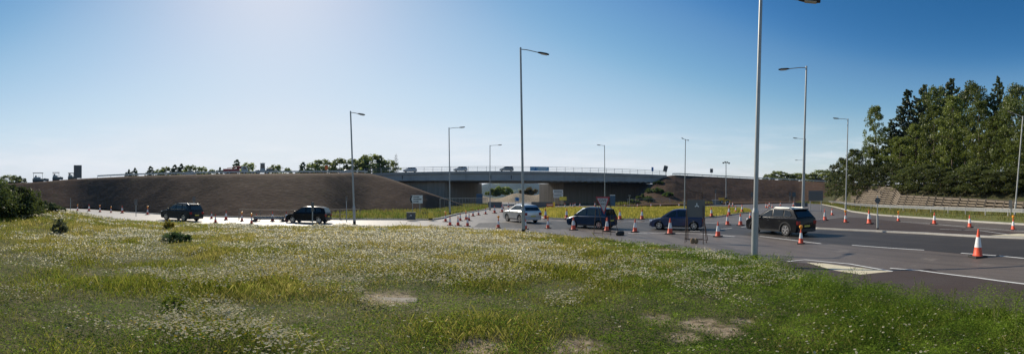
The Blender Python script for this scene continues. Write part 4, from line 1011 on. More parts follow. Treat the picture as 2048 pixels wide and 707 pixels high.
# px, base y, height px, amber lamp, label
cones = [
 (155, 421, 13, 1, 'lamp-topped cone leftmost in the row along the far left road'), (178, 422, 14, 0, 'second cone from the left in the row along the far left road'),
 (200, 424, 15, 1, 'third cone from the left along the far left road, lamp on top'), (222, 425, 13, 1, 'dark lamp-topped cone fourth from the left along the far left road'),
 (244.5, 426, 15, 0, 'bright cone fifth from the left along the far left road'), (295, 429, 18, 1, 'cone with orange lamp just ahead of the black off-roader'),
 (399, 436, 10, 0, 'cone right behind the rear bumper of the black off-roader'), (423, 437, 11, 0, 'dark cone first clear of the black off-roader on the far kerb'),
 (452, 439.5, 19, 0, 'red cone second behind the black off-roader on the far kerb'), (484, 442, 19, 1, 'lamp-topped cone midway between off-roader and hatchback'),
 (513, 442, 11, 0, 'dark cone at the left end of the dark plank barrier'), (545, 442, 20, 0, 'red cone before the right half of the dark plank barrier'),
 (573, 443, 21, 0, 'cone touching the nose of the black hatchback in view'), (431, 445, 15, 0, 'cone on the near side of the left road behind the off-roader'),
 (503, 447, 15, 1, 'lamp-topped cone on the near side of the left road'),
 (891, 443, 21, 1, 'tall lamp-topped cone at the kerb corner right of the yellow bollard'), (900, 450.5, 19, 0, 'greyish cone first of the three at the meadow edge before the bridge'),
 (916, 451, 20, 0, 'red cone second of the three at the meadow edge before the bridge'), (920.5, 441, 14, 0, 'cone just beyond the three at the meadow edge'),
 (932, 439, 19, 1, 'cone with orange lamp left in the touching pair at the bend'), (935, 452, 16, 0, 'cone rightmost of the three at the meadow edge before the bridge'),
 (938, 441, 15, 0, 'dark cone right in the touching pair at the bend'), (946, 432, 14, 0, 'first cone of the line curving under the bridge'),
 (957, 430, 13, 0, 'second cone of the line curving under the bridge'), (971, 428, 13, 0, 'third cone of the line curving under the bridge'),
 (989, 426, 16, 0, 'fourth cone of the line curving under the bridge, left of the silver car'), (1004, 424, 15, 0, 'last cone of the curving line, at the silver car front'),
 (1006, 417, 11, 0, 'small dark cone beyond the curving line, under the bridge'), (1017, 414, 10, 0, 'small dark cone farthest under the bridge, above the silver bonnet'),
 (996.5, 455.5, 22, 1, 'amber-lamp cone alone at the meadow edge before the silver car'), (1051, 458, 16, 0, 'cone half hidden by the centre lamp post foot'),
 (1096, 456.5, 26, 1, 'cone with orange lamp at the meadow edge right of the silver car'), (1091, 437.5, 22, 0, 'dark cone on the island kerb right of the silver car'),
 (1133, 437, 21, 0, 'cone on the island kerb left of the dark blue car'), (1147, 459.5, 27, 0, 'cone at the nose of the dark blue car'),
 (1117, 417, 9, 0, 'small cone beside the yellow bollard under the bridge'), (1130, 418, 14, 0, 'bright cone below the stacked route signs'),
 (1141, 416, 11, 0, 'first of three small cones before the dark right bridge wall'), (1146, 415.5, 10, 0, 'middle of three small cones before the dark right bridge wall'),
 (1150, 415, 11, 0, 'third of three small cones before the dark right bridge wall'), (1160, 415, 11, 0, 'lone small cone right of the three before the dark bridge wall'),
 (1190, 413, 12, 0, 'small cone just above the roof of the dark blue car'), (1240, 438.5, 21, 0, 'cone on the island kerb at the tail of the dark blue car'),
 (1284, 438.5, 22, 0, 'cone on the island kerb between the two blue cars'), (1249, 414, 7.5, 0, 'leftmost tiny cone on the far side of the central island'),
 (1275, 414, 8, 0, 'second tiny cone on the far side of the central island'), (1302, 414, 9, 0, 'third tiny cone on the far side, above the mid blue car'),
 (1321, 414, 8, 0, 'dark tiny cone fourth on the far side of the island'), (1358, 414, 9, 0, 'fifth tiny cone on the far side, left of the grey sign back'),
 (1213.5, 462, 28, 0, 'bright red cone in front of the triangular sign'), (1270, 464, 27, 0, 'cone on the near lane line between the two blue cars'),
 (1340, 467.5, 32, 0, 'cone on the near lane line before the mid blue car door'), (1423, 432.5, 19, 0, 'cone on the island kerb right of the grey sign back'),
 (1436, 473, 31, 0, 'large cone on the lane line left of the nearest lamp post'), (1455, 449.5, 23, 0, 'left one of two cones on the road before the crossover'),
 (1458, 430.5, 20, 0, 'cone on the island kerb behind the two cones before the crossover'), (1459, 413, 12, 0, 'cone beside the yellow machine, left of its pair'),
 (1465.5, 412, 9, 0, 'small cone beside the yellow machine, right of its pair'), (1471.5, 424.5, 14, 0, 'left cone of two on the island tip'), (1484, 424, 16, 0, 'right cone of two on the island tip'),
 (1481, 450.5, 25, 0, 'right one of two cones on the road before the crossover'), (1500.5, 436, 15, 0, 'cone half hidden behind the nearest lamp post and crossover bonnet'),
 (1532, 415, 10, 0, 'leftmost cone in the cluster above the crossover roof'), (1535.5, 415.5, 9, 0, 'second cone in the cluster above the crossover roof'), (1539, 412, 10, 0, 'back cone in the cluster above the crossover roof'),
 (1544.5, 415, 8, 0, 'rightmost cone in the cluster above the crossover roof'), (1561, 411, 10, 1, 'yellowish lamp-topped cone alone above the crossover roof'), (1587, 412, 12, 0, 'reddish cone left of the dark plastic barrier'),
 (1602, 487, 37, 1, 'large cone with amber lamp before the crossover rear wheel'), (1650, 440.5, 23, 0, 'cone right of the pedestrian barrier'), (1664, 430, 14, 0, 'small cone behind the pedestrian barrier end, on the far lane'),
 (1691, 444.5, 25, 1, 'cone with orange lamp at the foot of the lamp post before the wood'), (1738.5, 447.5, 30, 0, 'tall cone left of the round sign on the island'), (1796.5, 442, 21, 1, 'yellow-lamp cone right of the round sign'),
 (1868.5, 448, 24, 0, 'cone on the far lane, second right of the round sign'), (1939.5, 454.5, 25, 0, 'cone on the far lane, left of the rightmost lamp post'), (2026, 459.5, 30, 1, 'cone before the foot of the rightmost lamp post'),
 (1955.5, 514, 57, 0, 'largest nearest cone on the white dashed line at lower right'),
]
for i, (px, py, hp_, la, lab) in enumerate(cones):
    z = .104 if (1600 < px < 1780 and 438 < py < 460) else (.13 if 1080 < px < 1490 and 420 < py < 439 and px not in (1455, 1481) else 0.0)
    p = at(px, py, z=z); sc = max(.78, min(1.2, (ZC - z) * hp_ / (py - HY) / (1.24 if la else 1.0)))
    lean = random.uniform(-.03, .03)
    if i == 0: t = cone0; t['label'] = lab
    else: t = dup(cone0, p, 0, lab, CG)
    t.location = p; t.scale = (sc,) * 3; t.rotation_euler = (lean, random.uniform(-.03, .03), random.uniform(0, 1.5))
    t['lamp'] = la
for t in [o for o in list(COL.objects) if o.name.startswith('traffic_cone')]:
    if t['lamp']:
        o = add_lamp(t, 1); o.location = (0, 0, .98)
    del t['lamp']

# ------------------------------------------------------------------ cars
def interp_z(pl, x): return float(np.interp(x, [p[0] for p in pl], [p[1] for p in pl]))
def car(name, label, loc, rz, L, Wd, H, top, cabin, windows, wr, xf, xr, pm, rails=False, cladding=False, rimm='rim', group=None, cat='car', clear=.2, detail=True):
    """+x is the front. top: bonnet-to-tail line of the lower body (x, z) from the tail to the nose; cabin: (x, z) outline of the glasshouse from tail to nose; windows: side glass outlines"""
    t = thing(name, label, cat, loc, rz, group)
    ra = wr + .055; zb = clear
    def outline(drop, inset):
        pts = []
        for x, z in top: pts.append((max(-L / 2 + inset, min(L / 2 - inset, x)), z - drop))
        nose, tail = L / 2 - inset, -L / 2 + inset
        pts += [(nose, .52), (nose - .03, .34), (nose - .16, zb)]
        for cx in (xf, xr):
            n = 9; a0 = math.asin(max(-1, (zb - wr) / ra))
            for k in range(n + 1):
                a = a0 + (math.pi - 2 * a0) * k / n; pts.append((cx + ra * math.cos(a), wr + ra * math.sin(a)))
        pts += [(tail + .14, zb), (tail + .02, .36), (tail, .55)]
        return pts
    lay = [(-1.0, .07, .09), (-.95, .025, .035), (-.78, .0, .0), (.78, .0, .0), (.95, .025, .035), (1.0, .07, .09)]
    mb = MB(); O = [[(x, f * Wd / 2, z) for x, z in outline(dr, ins)] for f, dr, ins in lay]; n = len(O[0])
    fs = [(j * n + i, j * n + (i + 1) % n, (j + 1) * n + (i + 1) % n, (j + 1) * n + i) for j in range(len(O) - 1) for i in range(n)]
    fs += [tuple(range(n)), tuple(range((len(O) - 1) * n, len(O) * n))]
    mb.add([p for o in O for p in o], fs).build('body', pm, t, smooth=32)
    zb0 = min(p[1] for p in cabin)
    def hw(z): return (Wd / 2 - .075) - (Wd / 2 * .2) * max(0, (z - zb0) / (H - zb0)) ** 1.25
    CR = [(-1, 1, -.075), (-1, .965, -.025), (-1, .88, .005), (-1, .5, .03), (1, .5, .03), (1, .88, .005), (1, .965, -.025), (1, 1, -.075)]
    rows = [[(x, s * hw(z) * k, z + c_ * min(1, max(0, (z - zb0) / (H - zb0)) * 1.2)) for x, z in cabin] for s, k, c_ in CR]
    m = len(cabin); V = []
    for j, r_ in enumerate(rows):
        for i, p in enumerate(r_):
            end = i in (0, m - 1); V.append((p[0], p[1], p[2] if not end else cabin[i][1]))
    fs = [(j * m + i, j * m + i + 1, (j + 1) * m + i + 1, (j + 1) * m + i) for j in range(7) for i in range(m - 1)]
    fs += [tuple(range(m)), tuple(range(7 * m, 8 * m)), tuple(j * m for j in range(8)), tuple(j * m + m - 1 for j in range(8))]
    MB().add(V, fs).build('roof', pm, t, smooth=32)
    for s in (-1, 1):
        for w in windows:
            a = [(x, s * (hw(z) + .006), z) for x, z in w]; b = [(x, s * (hw(z) - .02), z) for x, z in w]; k = len(w)
            MB().add(a + b, [tuple(range(k)), tuple(range(k, 2 * k))] + [(i, (i + 1) % k, k + (i + 1) % k, k + i) for i in range(k)]).build('side_window', M['glass'], t)
    def screen(p, q, nm):
        (x0, z0), (x1, z1) = p, q; v = Vector((x1 - x0, 0, z1 - z0)); nn = Vector((-v.z, 0, v.x)).normalized()
        if nn.x * (1 if nm == 'windscreen' else -1) < 0: nn = -nn
        A_, B_ = Vector((x0, 0, z0)) + v * .1, Vector((x0, 0, z0)) + v * .9; pts = []
        for off in (.012, -.03):
            for P_, s in ((A_, -1), (A_, 1), (B_, 1), (B_, -1)): pts.append(P_ + nn * off + Vector((0, s * hw(P_.z) * .86, .03)))
        MB().add(pts, [(0, 1, 2, 3), (4, 7, 6, 5), (0, 4, 5, 1), (1, 5, 6, 2), (2, 6, 7, 3), (3, 7, 4, 0)]).build(nm, M['glass'], t)
    screen(cabin[-1], cabin[-2], 'windscreen'); screen(cabin[0], cabin[1], 'rear_window')
    if cladding:
        for s in (-1, 1):
            for w in windows: MB().path([(x, s * (hw(z) + .012), z) for x, z in w[1:3]], .012, 5).build('window_trim', M['chrome'], t)
            MB().path([(windows[0][0][0], s * (hw(zb0 + .08) + .012), windows[0][0][1] - .015), (windows[-1][-1][0], s * (hw(zb0 + .12) + .012), windows[-1][-1][1] - .015)], .012, 5).build('belt_trim', M['chrome'], t)
        MB().box((cabin[2][0] - .04, 0, cabin[2][1] - .0), (.26, Wd * .64, .05)).build('spoiler', pm, t, bevel=.015)
    for cx in (xf, xr):
        for s in (-1, 1):
            w = thing('wheel', None, None, (cx, s * (Wd / 2 - .14), wr)); w.parent = t
            MB().lathe([(wr * .62, -.11), (wr * .93, -.115), (wr, -.07), (wr, .07), (wr * .93, .115), (wr * .62, .11)], 24, axis='Y').build('tyre', M['tyre'], w, smooth=40)
            rm = MB(); y0 = s * .1
            rm.lathe([(wr * .68, y0 - .01 * s), (wr * .68, y0 + .015 * s), (wr * .6, y0 + .015 * s), (wr * .58, y0 - .03 * s)], 24, axis='Y')
            for k in range(5):
                a = k * 2 * math.pi / 5 + .3
                for dq in (-.13, .13):
                    rm.box((wr * .36 * math.cos(a + dq), y0, wr * .36 * math.sin(a + dq)), (wr * .56, .03, .045), 0, Matrix.Rotation(-(a + dq * .5), 3, 'Y'))
            rm.lathe([(.055, y0 - .02), (.055, y0 + .02)], 10, axis='Y'); rm.build('rim', M[rimm], w)
    zt, zn = interp_z(top, -L / 2 + .05), interp_z(top, L / 2 - .25)
    for s in (-1, 1):
        MB().box((L / 2 - .17, s * (Wd / 2 - .24), zn - .1), (.26, .36, .15), -s * .35).build('headlight', M['head'], t, bevel=.03)
        MB().box((-L / 2 + .08, s * (Wd / 2 - .17), zt - .2), (.16, .3, .24)).build('tail_light', M['tail'], t, bevel=.025)
        MB().box((cabin[-1][0] - .32, s * (Wd / 2 + .06), cabin[-1][1] + .1), (.13, .2, .14)).build('wing_mirror', pm if not cladding else M['trim'], t, bevel=.03)
        if detail:
            for hx_ in (.12, -.88): MB().box((hx_, s * (Wd / 2 - .002), zb0 - .14), (.17, .03, .035)).build('door_handle', M['trim'], t)
            MB().box(((xf + xr) / 2, s * (Wd / 2 - .02), zb + .06), (xf - xr - 2 * ra, .06, .12)).build('sill', M['trim'], t)
        if rails: MB().path([(cabin[2][0] + .15, s * (hw(H) - .04), H - .09), (cabin[2][0] + .35, s * (hw(H) - .04), H - .005), (cabin[-2][0] - .45, s * (hw(H) - .04), H - .0), (cabin[-2][0] - .15, s * (hw(H) - .04), H - .085)], .016, 6).build('roof_rail', M['steel'], t)
        if cladding:
            for cx in (xf, xr):
                n = 8; cl = MB()
                for k in range(n):
                    a0, a1 = math.pi * k / n, math.pi * (k + 1) / n; y_ = s * (Wd / 2 - .05)
                    P_ = [(cx + q * math.cos(a), y_ + dy, wr + q * math.sin(a)) for dy in (0, s * .06) for a in (a0, a1) for q in (ra - .01, ra + .07)]
                    cl.add(P_, [(0, 1, 3, 2), (4, 6, 7, 5), (0, 4, 5, 1), (2, 3, 7, 6), (0, 2, 6, 4), (1, 5, 7, 3)])
                cl.build('wheel_arch_trim', M['trim'], t)
    MB().box((-L / 2 + .01, 0, .62), (.03, .52, .11)).build('number_plate', M['plate'], t)
    MB().box((-L / 2 + .06, 0, .36), (.16, Wd * .86, .2)).build('rear_bumper', M['trim'] if cladding else pm, t, bevel=.03)
    MB().box((L / 2 - .07, 0, .36), (.16, Wd * .84, .2)).build('front_bumper', M['trim'] if cladding else pm, t, bevel=.03)
    return t
def suv(name, label, loc, rz, pm, L=4.62, H=1.72, cladding=True, rails=True, sq=0.0, group=None, Wd=1.86):
    h = L / 2; b = 1.13
    top = [(-h + .02, .95), (-h + .08, b - .02), (-h + .5, b), (h - 1.35, b - .02), (h - 1.1, b - .04), (h - .55, b - .08), (h - .22, b - .16), (h - .06, b - .3), (h - .0, b - .5)]
    cab = [(-h + .08, b - .04), (-h + .40 - sq * .2, H - .24), (-h + .54 - sq * .2, H - .09), (-h + 1.3 - sq * .4, H - .02), (-.1, H + .01), (h - 2.4, H - .01), (h - 2.1, H - .08), (h - 1.05, b - .06)]
    r0 = H - .13
    win = [[(h - 1.42, b + .03), (h - 2.14, r0 - .04), (h - 2.38, r0 - .005), (h - 2.42, b + .04)], [(h - 2.52, b + .04), (h - 2.48, r0 + .01), (h - 3.35, r0), (h - 3.36, b + .06)], [(h - 3.46, b + .06), (h - 3.45, r0), (h - 3.85 + -.12 * sq, r0 - .06), (h - 4.12 - .15 * sq, b + .12), (h - 4.0, b + .08)]]
    return car(name, label, loc, rz, L, Wd, H, top, cab, win, .38, h - .92, -h + .98, pm, rails, cladding, group=group, clear=.25)
def hatch(name, label, loc, rz, pm, L=3.95, H=1.47, mpv=0.0, group=None, Wd=1.69, detail=True):
    h = L / 2; b = .93 + .05 * mpv
    top = [(-h + .02, .85), (-h + .05, b - .02), (-h + .3, b), (h - 1.15 + .2 * mpv, b - .02), (h - .9 + .15 * mpv, b - .06), (h - .5, b - .11), (h - .22, b - .2), (h - .07, b - .31), (h - .0, b - .44)]
    cab = [(-h + .05, b - .03), (-h + .3 - .08 * mpv, H - .13), (-h + .62, H - .02), (-.15, H + .02), (.28 + .1 * mpv, H - .05), (h - .82 + .12 * mpv, b - .06)]
    r0 = H - .13
    x0 = h - 1.18 + .1 * mpv
    win = [[(x0, b + .03), (.32 + .1 * mpv, r0 - .03), (.0, r0 + .03), (-.02, b + .03)], [(-.12, b + .03), (-.1, r0 + .04), (-.85, r0 + .03), (-1.0, b + .05)], [(-1.1, b + .06), (-.97, r0 + .02), (-h + .55, r0 - .03), (-h + .42, b + .1)]]
    return car(name, label, loc, rz, L, Wd, H, top, cab, win, .30, h - .74, -h + .66, pm, group=group, detail=detail)
P_black, P_blue, P_navy, P_silver = paint('car_black', (.012, .013, .015), .2, .25), paint('car_blue', (.05, .068, .125), .35, .3), paint('car_navy', (.012, .035, .075), .3, .3), paint('car_silver', (.52, .53, .54), .6, .32)
P_dark, P_white, P_grey = paint('car_charcoal', (.02, .023, .028), .3, .3), paint('car_white', (.6, .61, .62), .1, .35), paint('car_grey', (.25, .27, .29), .6, .35)
def cpos(px, py): return at(px, py)
suv('crossover_car', 'black crossover with silver roof rails beside the nearest lamp post', (15.95, 19.55, .004), R(97), P_black)
hatch('hatchback_car', 'mid blue hatchback waiting behind the grey sign back', (11.9, 26.4, .004), R(146), P_blue)
hatch('compact_car', 'tall dark navy compact car waiting behind the triangular sign', (6.1, 29.6, .004), R(133), P_navy, L=3.75, H=1.58, mpv=1.0)
suv('crossover_car', 'silver crossover car at the picture centre, seen from behind', (.9, 37.4, .004), R(118), P_silver, L=4.4, H=1.68, cladding=False, rails=False)
suv('off_road_car', 'black boxy off-roader driving left on the far left road', at(363, 440.5), R(178), P_dark, L=4.7, H=1.74, sq=1.0, rails=True)
hatch('hatchback_car', 'black hatchback driving left on the left road', at(617, 445), R(186), P_black, L=4.0, H=1.5, mpv=.6)
# traffic on the bridge and the embankment
for px, off, pm, lab in ((820, 6.5, P_white, 'silver white car leftmost on the bridge deck'), (921, 6.5, P_white, 'silver white car second on the bridge, left of the opening'), (1013, 6.5, P_grey, 'pale car on the bridge above the opening')):
    p, s = on_bridge(px, off, -.06); hatch('saloon_car', lab, p, brz + math.pi, pm, L=4.3, H=1.46, group='cars crossing the bridge')
p = crest(LE, 692, 6); p.z += -.1; hatch('saloon_car', 'grey car about to drive onto the bridge, by the lamp post', p, R(200), P_grey, L=4.3, H=1.46, group='cars on the left embankment')
p = crest(LE, 378, 7); p.z += .0; hatch('saloon_car', 'grey car on the left embankment below bright green trees', p, R(222), P_grey, L=4.3, H=1.46, group='cars on the left embankment')


# ------------------------------------------------------------------ signs
def posts(t, xs, h, r=.04, m='steel'):
    for x_ in xs: MB().tube((x_, .06, -.05), (x_, .06, h), r, r, 8).build('post', M[m], t, smooth=40)
def text_mesh(s, size, m, parent, loc, rot, name='lettering'):
    cu = bpy.data.curves.new('lettering', 'FONT'); cu.body = s; cu.size = size; cu.align_x = 'CENTER'; cu.align_y = 'CENTER'; cu.extrude = .003
    o = bpy.data.objects.new('lettering', cu); COL.objects.link(o)
    me = bpy.data.meshes.new_from_object(o.evaluated_get(bpy.context.evaluated_depsgraph_get())); bpy.data.objects.remove(o)
    me.materials.clear(); me.materials.append(m)
    q = link(bpy.data.objects.new(name, me), parent); q.location = loc; q.rotation_euler = rot; return q
def face_cam(px): return -lon(px)      # local -y looks at the camera

# arrow-ended direction sign on the verge
d = 50; p = at(832, d=d); p.z = .13
t = thing('direction_sign', 'white direction sign with black chevron pointing left, on two posts', 'road sign', p, face_cam(832))
def zz(py, d): return ZC - d * math.tan((py - HY) / F)
w = 26.5 / F * d; z0, z1 = zz(406, d) - p.z, zz(390, d) - p.z; zc = (z0 + z1) / 2
MB().yprism([(-w / 2, zc), (-w / 2 + .22, z1), (w / 2, z1), (w / 2, z0), (-w / 2 + .22, z0)], -.02, .02).build('panel', M['signwhite'], t)
MB().yprism([(-w / 2 + .02, zc), (-w / 2 + .2, z1 - .04), (-w / 2 + .42, z1 - .04), (-w / 2 + .24, zc), (-w / 2 + .42, z0 + .04), (-w / 2 + .2, z0 + .04)], -.032, -.021).build('chevron', M['signblack'], t)
for k, (L_, o_) in enumerate(((.72, .5), (.98, .5), (.55, .5))):
    lt = MB(); q0 = -w / 2 + o_; zz_ = z1 - .22 - k * .29
    while L_ > 0:
        g_ = random.uniform(.06, .13); lt.box((q0 + g_ / 2, -.026, zz_), (g_ * .8, .01, .12 if random.random() > .3 else .16)); q0 += g_; L_ -= g_
    lt.build('lettering', M['signblack'], t)
posts(t, (-.45, .5), z0 + .6, .04)

# roadside cabinet, yellow bollards, grey post
def cabinet(px, py, wpx, hpx, label, z=.13):
    p = at(px, py, z=z); k = p.xy.length / F; t = thing('roadside_cabinet', label, 'cabinet', p, face_cam(px))
    W_, H_ = wpx * k, hpx * k
    MB().box((0, 0, H_ / 2), (W_, W_ * .5, H_)).build('housing', M['cabinet'], t, bevel=.02); MB().box((0, 0, H_ + .02), (W_ * 1.06, W_ * .56, .05)).build('lid', M['cabinet'], t)
    MB().box((0, -W_ * .26, H_ * .62), (.12, .02, .1)).build('label_plate', M['signwhite'], t); MB().box((-W_ * .2, -W_ * .26, H_ * .5), (.03, .03, .16)).build('handle', M['steel'], t)
cabinet(822, 438.5, 18, 13.5, 'dark grey roadside cabinet below the chevron direction sign')
def bollard(px, py, hpx, label, z=.13):
    p = at(px, py, z=z); k = p.xy.length / F; H_ = hpx * k; t = thing('bollard', label, 'bollard', p, face_cam(px), 'yellow road bollards')
    MB().box((0, 0, .06), (.42, .34, .12)).build('base', M['black'], t, bevel=.02)
    MB().xprism([(-.12, .12), (.12, .12), (.12, H_ - .08), (.07, H_), (-.07, H_), (-.12, H_ - .08)], -.22, .22).build('bollard_body', M['yellow'], t, bevel=.02)
    MB().box((0, -.125, H_ * .62), (.34, .015, H_ * .4)).build('reflector', M['yellow'], t)
bollard(861, 438.5, 16, 'yellow bollard on the verge right of the dark cabinet')
bollard(1108, 416.5, 13, 'yellow bollard under the bridge below the route signs', 0)
def marker_post(px, d, top, bot, wpx, hpx, label, m='signback', zb=None, rnd=False, headm=None, group=None, name='sign_post'):
    """post with a small plate seen from behind"""
    p = at(px, d=d); p.z = zz(bot, d) if zb is None else zb; k = d / F; t = thing(name, label, 'road sign', p, face_cam(px), group)
    h_ = zz(top, d) - p.z
    MB().tube((0, .06, -.1), (0, .06, h_), .04, .04, 8).build('post', M['lamp'], t, smooth=40)
    if rnd: MB().lathe([(wpx * k / 2, -.015), (wpx * k / 2, .015)], 24, (0, 0, h_ - hpx * k / 2), 'Y').build('plate', headm or M[m], t)
    else: MB().box((0, 0, h_ - hpx * k / 2), (wpx * k, .03, hpx * k)).build('plate', headm or M[m], t)
    for f in (.3, .7): MB().box((0, .02, h_ - hpx * k * f), (min(wpx * k, .3) * .8, .05, .04)).build('bracket', M['steel'], t)
    return t
marker_post(625, 29.0, 404, 449, 6, 18, 'small dark sign back on a post in front of the black hatchback')
marker_post(693, 37, 392, 437, 4, 10, 'narrow dark marker post left of the lamp post on the left road', zb=.1)
marker_post(272, 44, 398, 431, 6, 12, 'small sign with bright top edge on the far left road')
marker_post(388, 46, 393, 432, 6, 10, 'small dark sign above the roof of the black off-roader')
marker_post(1504, 105, 384, 404, 5, 9, 'small sign before the right embankment, just left of the nearest lamp post')
marker_post(1431, 98, 378, 408, 3, 8, 'thin sign post left of the floodlight mast')
marker_post(1580, 100, 384, 404, 4, 8, 'grey small sign left of its pair before the right embankment')
marker_post(1588, 98, 384, 405, 7, 9, 'bluish small sign right of its pair before the right embankment', headm=mat('blue_grey_plate', (.05, .08, .1), .5))
marker_post(1423, 150, 337, 352, 6, 8, 'small dark sign on top of the right embankment')
marker_post(1305, 119, 334, 346, 4, 8, 'small blue sign at the right end of the bridge parapet', headm=M['signblue'])
marker_post(1259, 75, 389, 412, 5, 4, 'grey post on the far side of the central island', zb=.1)
marker_post(850, 47, 424, 436, 5, 7, 'short grey post between the dark cabinet and yellow bollard', zb=.13)
marker_post(141, 46, 396, 430, 0.1, .1, 'dark wooden post at the meadow edge on the left', headm=M['timberdark'])
marker_post(653, 118, 331, 345, 6, 8, 'small pale and orange road sign on the left embankment', headm=M['brightorange'])
p = at(2021, d=40); t = marker_post(2021, 40.5, 399, 440, 7, 17, 'small dark sign back on a white post beside the rightmost lamp post', zb=.3)
t = marker_post(1755, 27.6, 391, 451, 11, 19, 'round dark sign back on a grey post on the island', zb=.1, rnd=True)
MB().tube((0, .06, 0), (0, .06, 1.0), .075, .075, 12).build('base_sleeve', M['lamp'], t, smooth=40); MB().tube((0, .06, -.05), (0, .06, .09), .082, .082, 12).build('base_collar', M['black'], t)
# large sign backs
def board(px0, px1, y0, y1, ybase, d, label, lean=0.0, m='signback', legs=(.12, .88), zb=None, cat='road sign', rz=None):
    px = (px0 + px1) / 2; p = at(px, d=d); p.z = zz(ybase, d) if zb is None else zb; k = d / F; w = (px1 - px0) * k; b0, b1 = zz(y1, d) - p.z, zz(y0, d) - p.z
    t = thing('sign_board', label, cat, p, face_cam(px) if rz is None else rz); tl = Matrix.Rotation(lean, 3, 'Y')
    MB().box((0, 0, (b0 + b1) / 2), (w, .05, b1 - b0), 0, tl).build('panel', M[m], t)
    r_ = MB()
    for f in (.25, .5, .75): r_.box((0, -.05, b0 + (b1 - b0) * f), (w * .96, .05, .08), 0, tl)
    r_.build('stiffener', M[m], t)
    for f in legs: MB().tube((-w / 2 + w * f, .1, -.1), (-w / 2 + w * f, .1, b1 * .98), .06, .06, 8).build('post', M['lamp'], t)
    return t
board(1617, 1646, 381, 401, 422, 60, 'large dark sign back on two posts right of the tall lamp posts', zb=0)
board(147.5, 163.5, 330, 356, 358, 121, 'tall grey sign back on top of the left embankment', legs=(.1, .9))
board(1327, 1335, 331, 343, 350, 127, 'small tilted grey sign back at the right bridge end', lean=R(14), legs=(.5,))
# stacked route signs under the bridge
d = 88; p = at(1116, d=d); t = thing('route_sign', 'stacked white route signs with a yellow plate under the bridge', 'road sign', p, face_cam(1116)); k = d / F
for (x0, x1, y0, y1, m_) in ((1106, 1126, 379, 386, 'signwhite'), (1107, 1126, 387, 395, 'signwhite'), (1119, 1133, 393, 400, 'yellow')):
    MB().box((((x0 + x1) / 2 - 1116) * k, -.02 - .07 * (m_ == 'yellow'), (zz(y0, d) + zz(y1, d)) / 2), ((x1 - x0) * k, .04, zz(y0, d) - zz(y1, d))).build('panel', M[m_], t)
for yy in (381.2, 384, 389.5, 392.5):
    q = 1108; lt = MB()
    while q < 1123: wv = random.uniform(1.2, 2.4); lt.box(((q + wv / 2 - 1116) * k, -.048, zz(yy, d)), (wv * k * .75, .01, 1.5 * k)); q += wv
    lt.build('lettering', M['signblack'], t)
posts(t, (-.8, .9), zz(380, d), .05)

# inverted triangle GIVE WAY sign on a trestle frame
d = 24.6; p = at(1206, d=d); t = thing('give_way_sign', 'temporary red-bordered triangular give way sign on a sandbagged trestle', 'road sign', p, face_cam(1206) - R(30)); k = d / F / math.cos(R(30))
def tri(s, cx, zt, h): return [(cx - s / 2, zt), (cx + s / 2, zt), (cx + .1, zt - h)]
zt = zz(393, d); hh = zz(393, d) - zz(428, d)
MB().yprism(tri(1.02, -.02, zt, hh), -.015, .015).build('panel', M['signred'], t)
sq_ = tri(.80, -.02, zt - .09, hh * .78)
MB().yprism(sq_, -.024, -.016).build('sign_face', mat('sign_face_shaded', (.42, .42, .43), .5), t)  # white sign face coloured grey, its shade is put into the colour
text_mesh('GIVE', .25, M['signblack'], t, (-.0, -.03, zt - .24), (R(90), 0, 0)); text_mesh('WAY', .17, M['signblack'], t, (.03, -.03, zt - .47), (R(90), 0, 0))
fr = MB(); tw = .62
for s in (-1, 1):
    fr.tube((s * tw * .75, .03, zt - .05), (s * tw * 1.0, -.1, 0), .018, .018, 6); fr.tube((s * tw * .7, .05, zt - .3), (s * tw * .95, 1.0, 0), .018, .018, 6)
fr.tube((-tw, -.1, .1), (tw, -.1, .1), .018, .018, 6); fr.tube((-tw * .95, .95, .1), (tw * .95, .95, .1), .018, .018, 6); fr.tube((-tw * .8, .03, zt - .3), (tw * .8, .03, zt - .3), .015, .015, 6)
fr.build('trestle_frame', M['rust'], t)
sb = thing('sandbag', 'dark sandbag weighing down the give way trestle', 'sandbag', tuple(at(1240, 470) + Vector((0, .0, 0))), .4)
MB().lathe([(.06, -.3), (.14, -.24), (.17, 0), (.14, .24), (.06, .3)], 10, (0, 0, .12), 'X').build('bag', M['black'], sb, smooth=60)

# rectangular sign back on a tall trestle frame
d = 20.4; p = at(1389, d=d); p.z = 0.0
t = thing('diversion_sign', 'grey sign back with rounded corners on a tall sandbagged trestle', 'road sign', p, face_cam(1389) - R(14)); k = d / F
zt, zb_ = zz(399, d), zz(434, d); w = 36 * k / math.cos(R(14)); cx = .08
def rr(w, z0, z1, r, cx):
    pts = []
    for (a, b, q) in ((cx + w / 2 - r, z1 - r, 0), (cx - w / 2 + r, z1 - r, 90), (cx - w / 2 + r, z0 + r, 180), (cx + w / 2 - r, z0 + r, 270)):
        pts += [(a + r * math.cos(R(q + e)), b + r * math.sin(R(q + e))) for e in (0, 30, 60, 90)]
    return pts
MB().yprism(rr(w, zb_, zt, .08, cx), -.012, .012).build('panel', M['signback'], t)
st_ = MB()
for a0 in (90, 210, 330): st_.box((cx + .05 + .07 * math.cos(R(a0)), -.016, zt - .3 + .07 * math.sin(R(a0))), (.11, .006, .05), 0, Matrix.Rotation(R(-a0), 3, 'Y'))
st_.build('sticker', M['signwhite'], t)
fr = MB()
xl, xr_ = -.42, .48; ztop = zz(382, d)
fr.tube((xl, .03, ztop + .03), (xr_ - .1, .03, ztop - .08), .02, .02, 6); fr.tube((xl, .03, ztop + .03), (xl - .02, .05, .02), .02, .02, 6); fr.tube((xr_ - .1, .03, ztop - .08), (xr_ + .16, -.02, .0), .02, .02, 6)
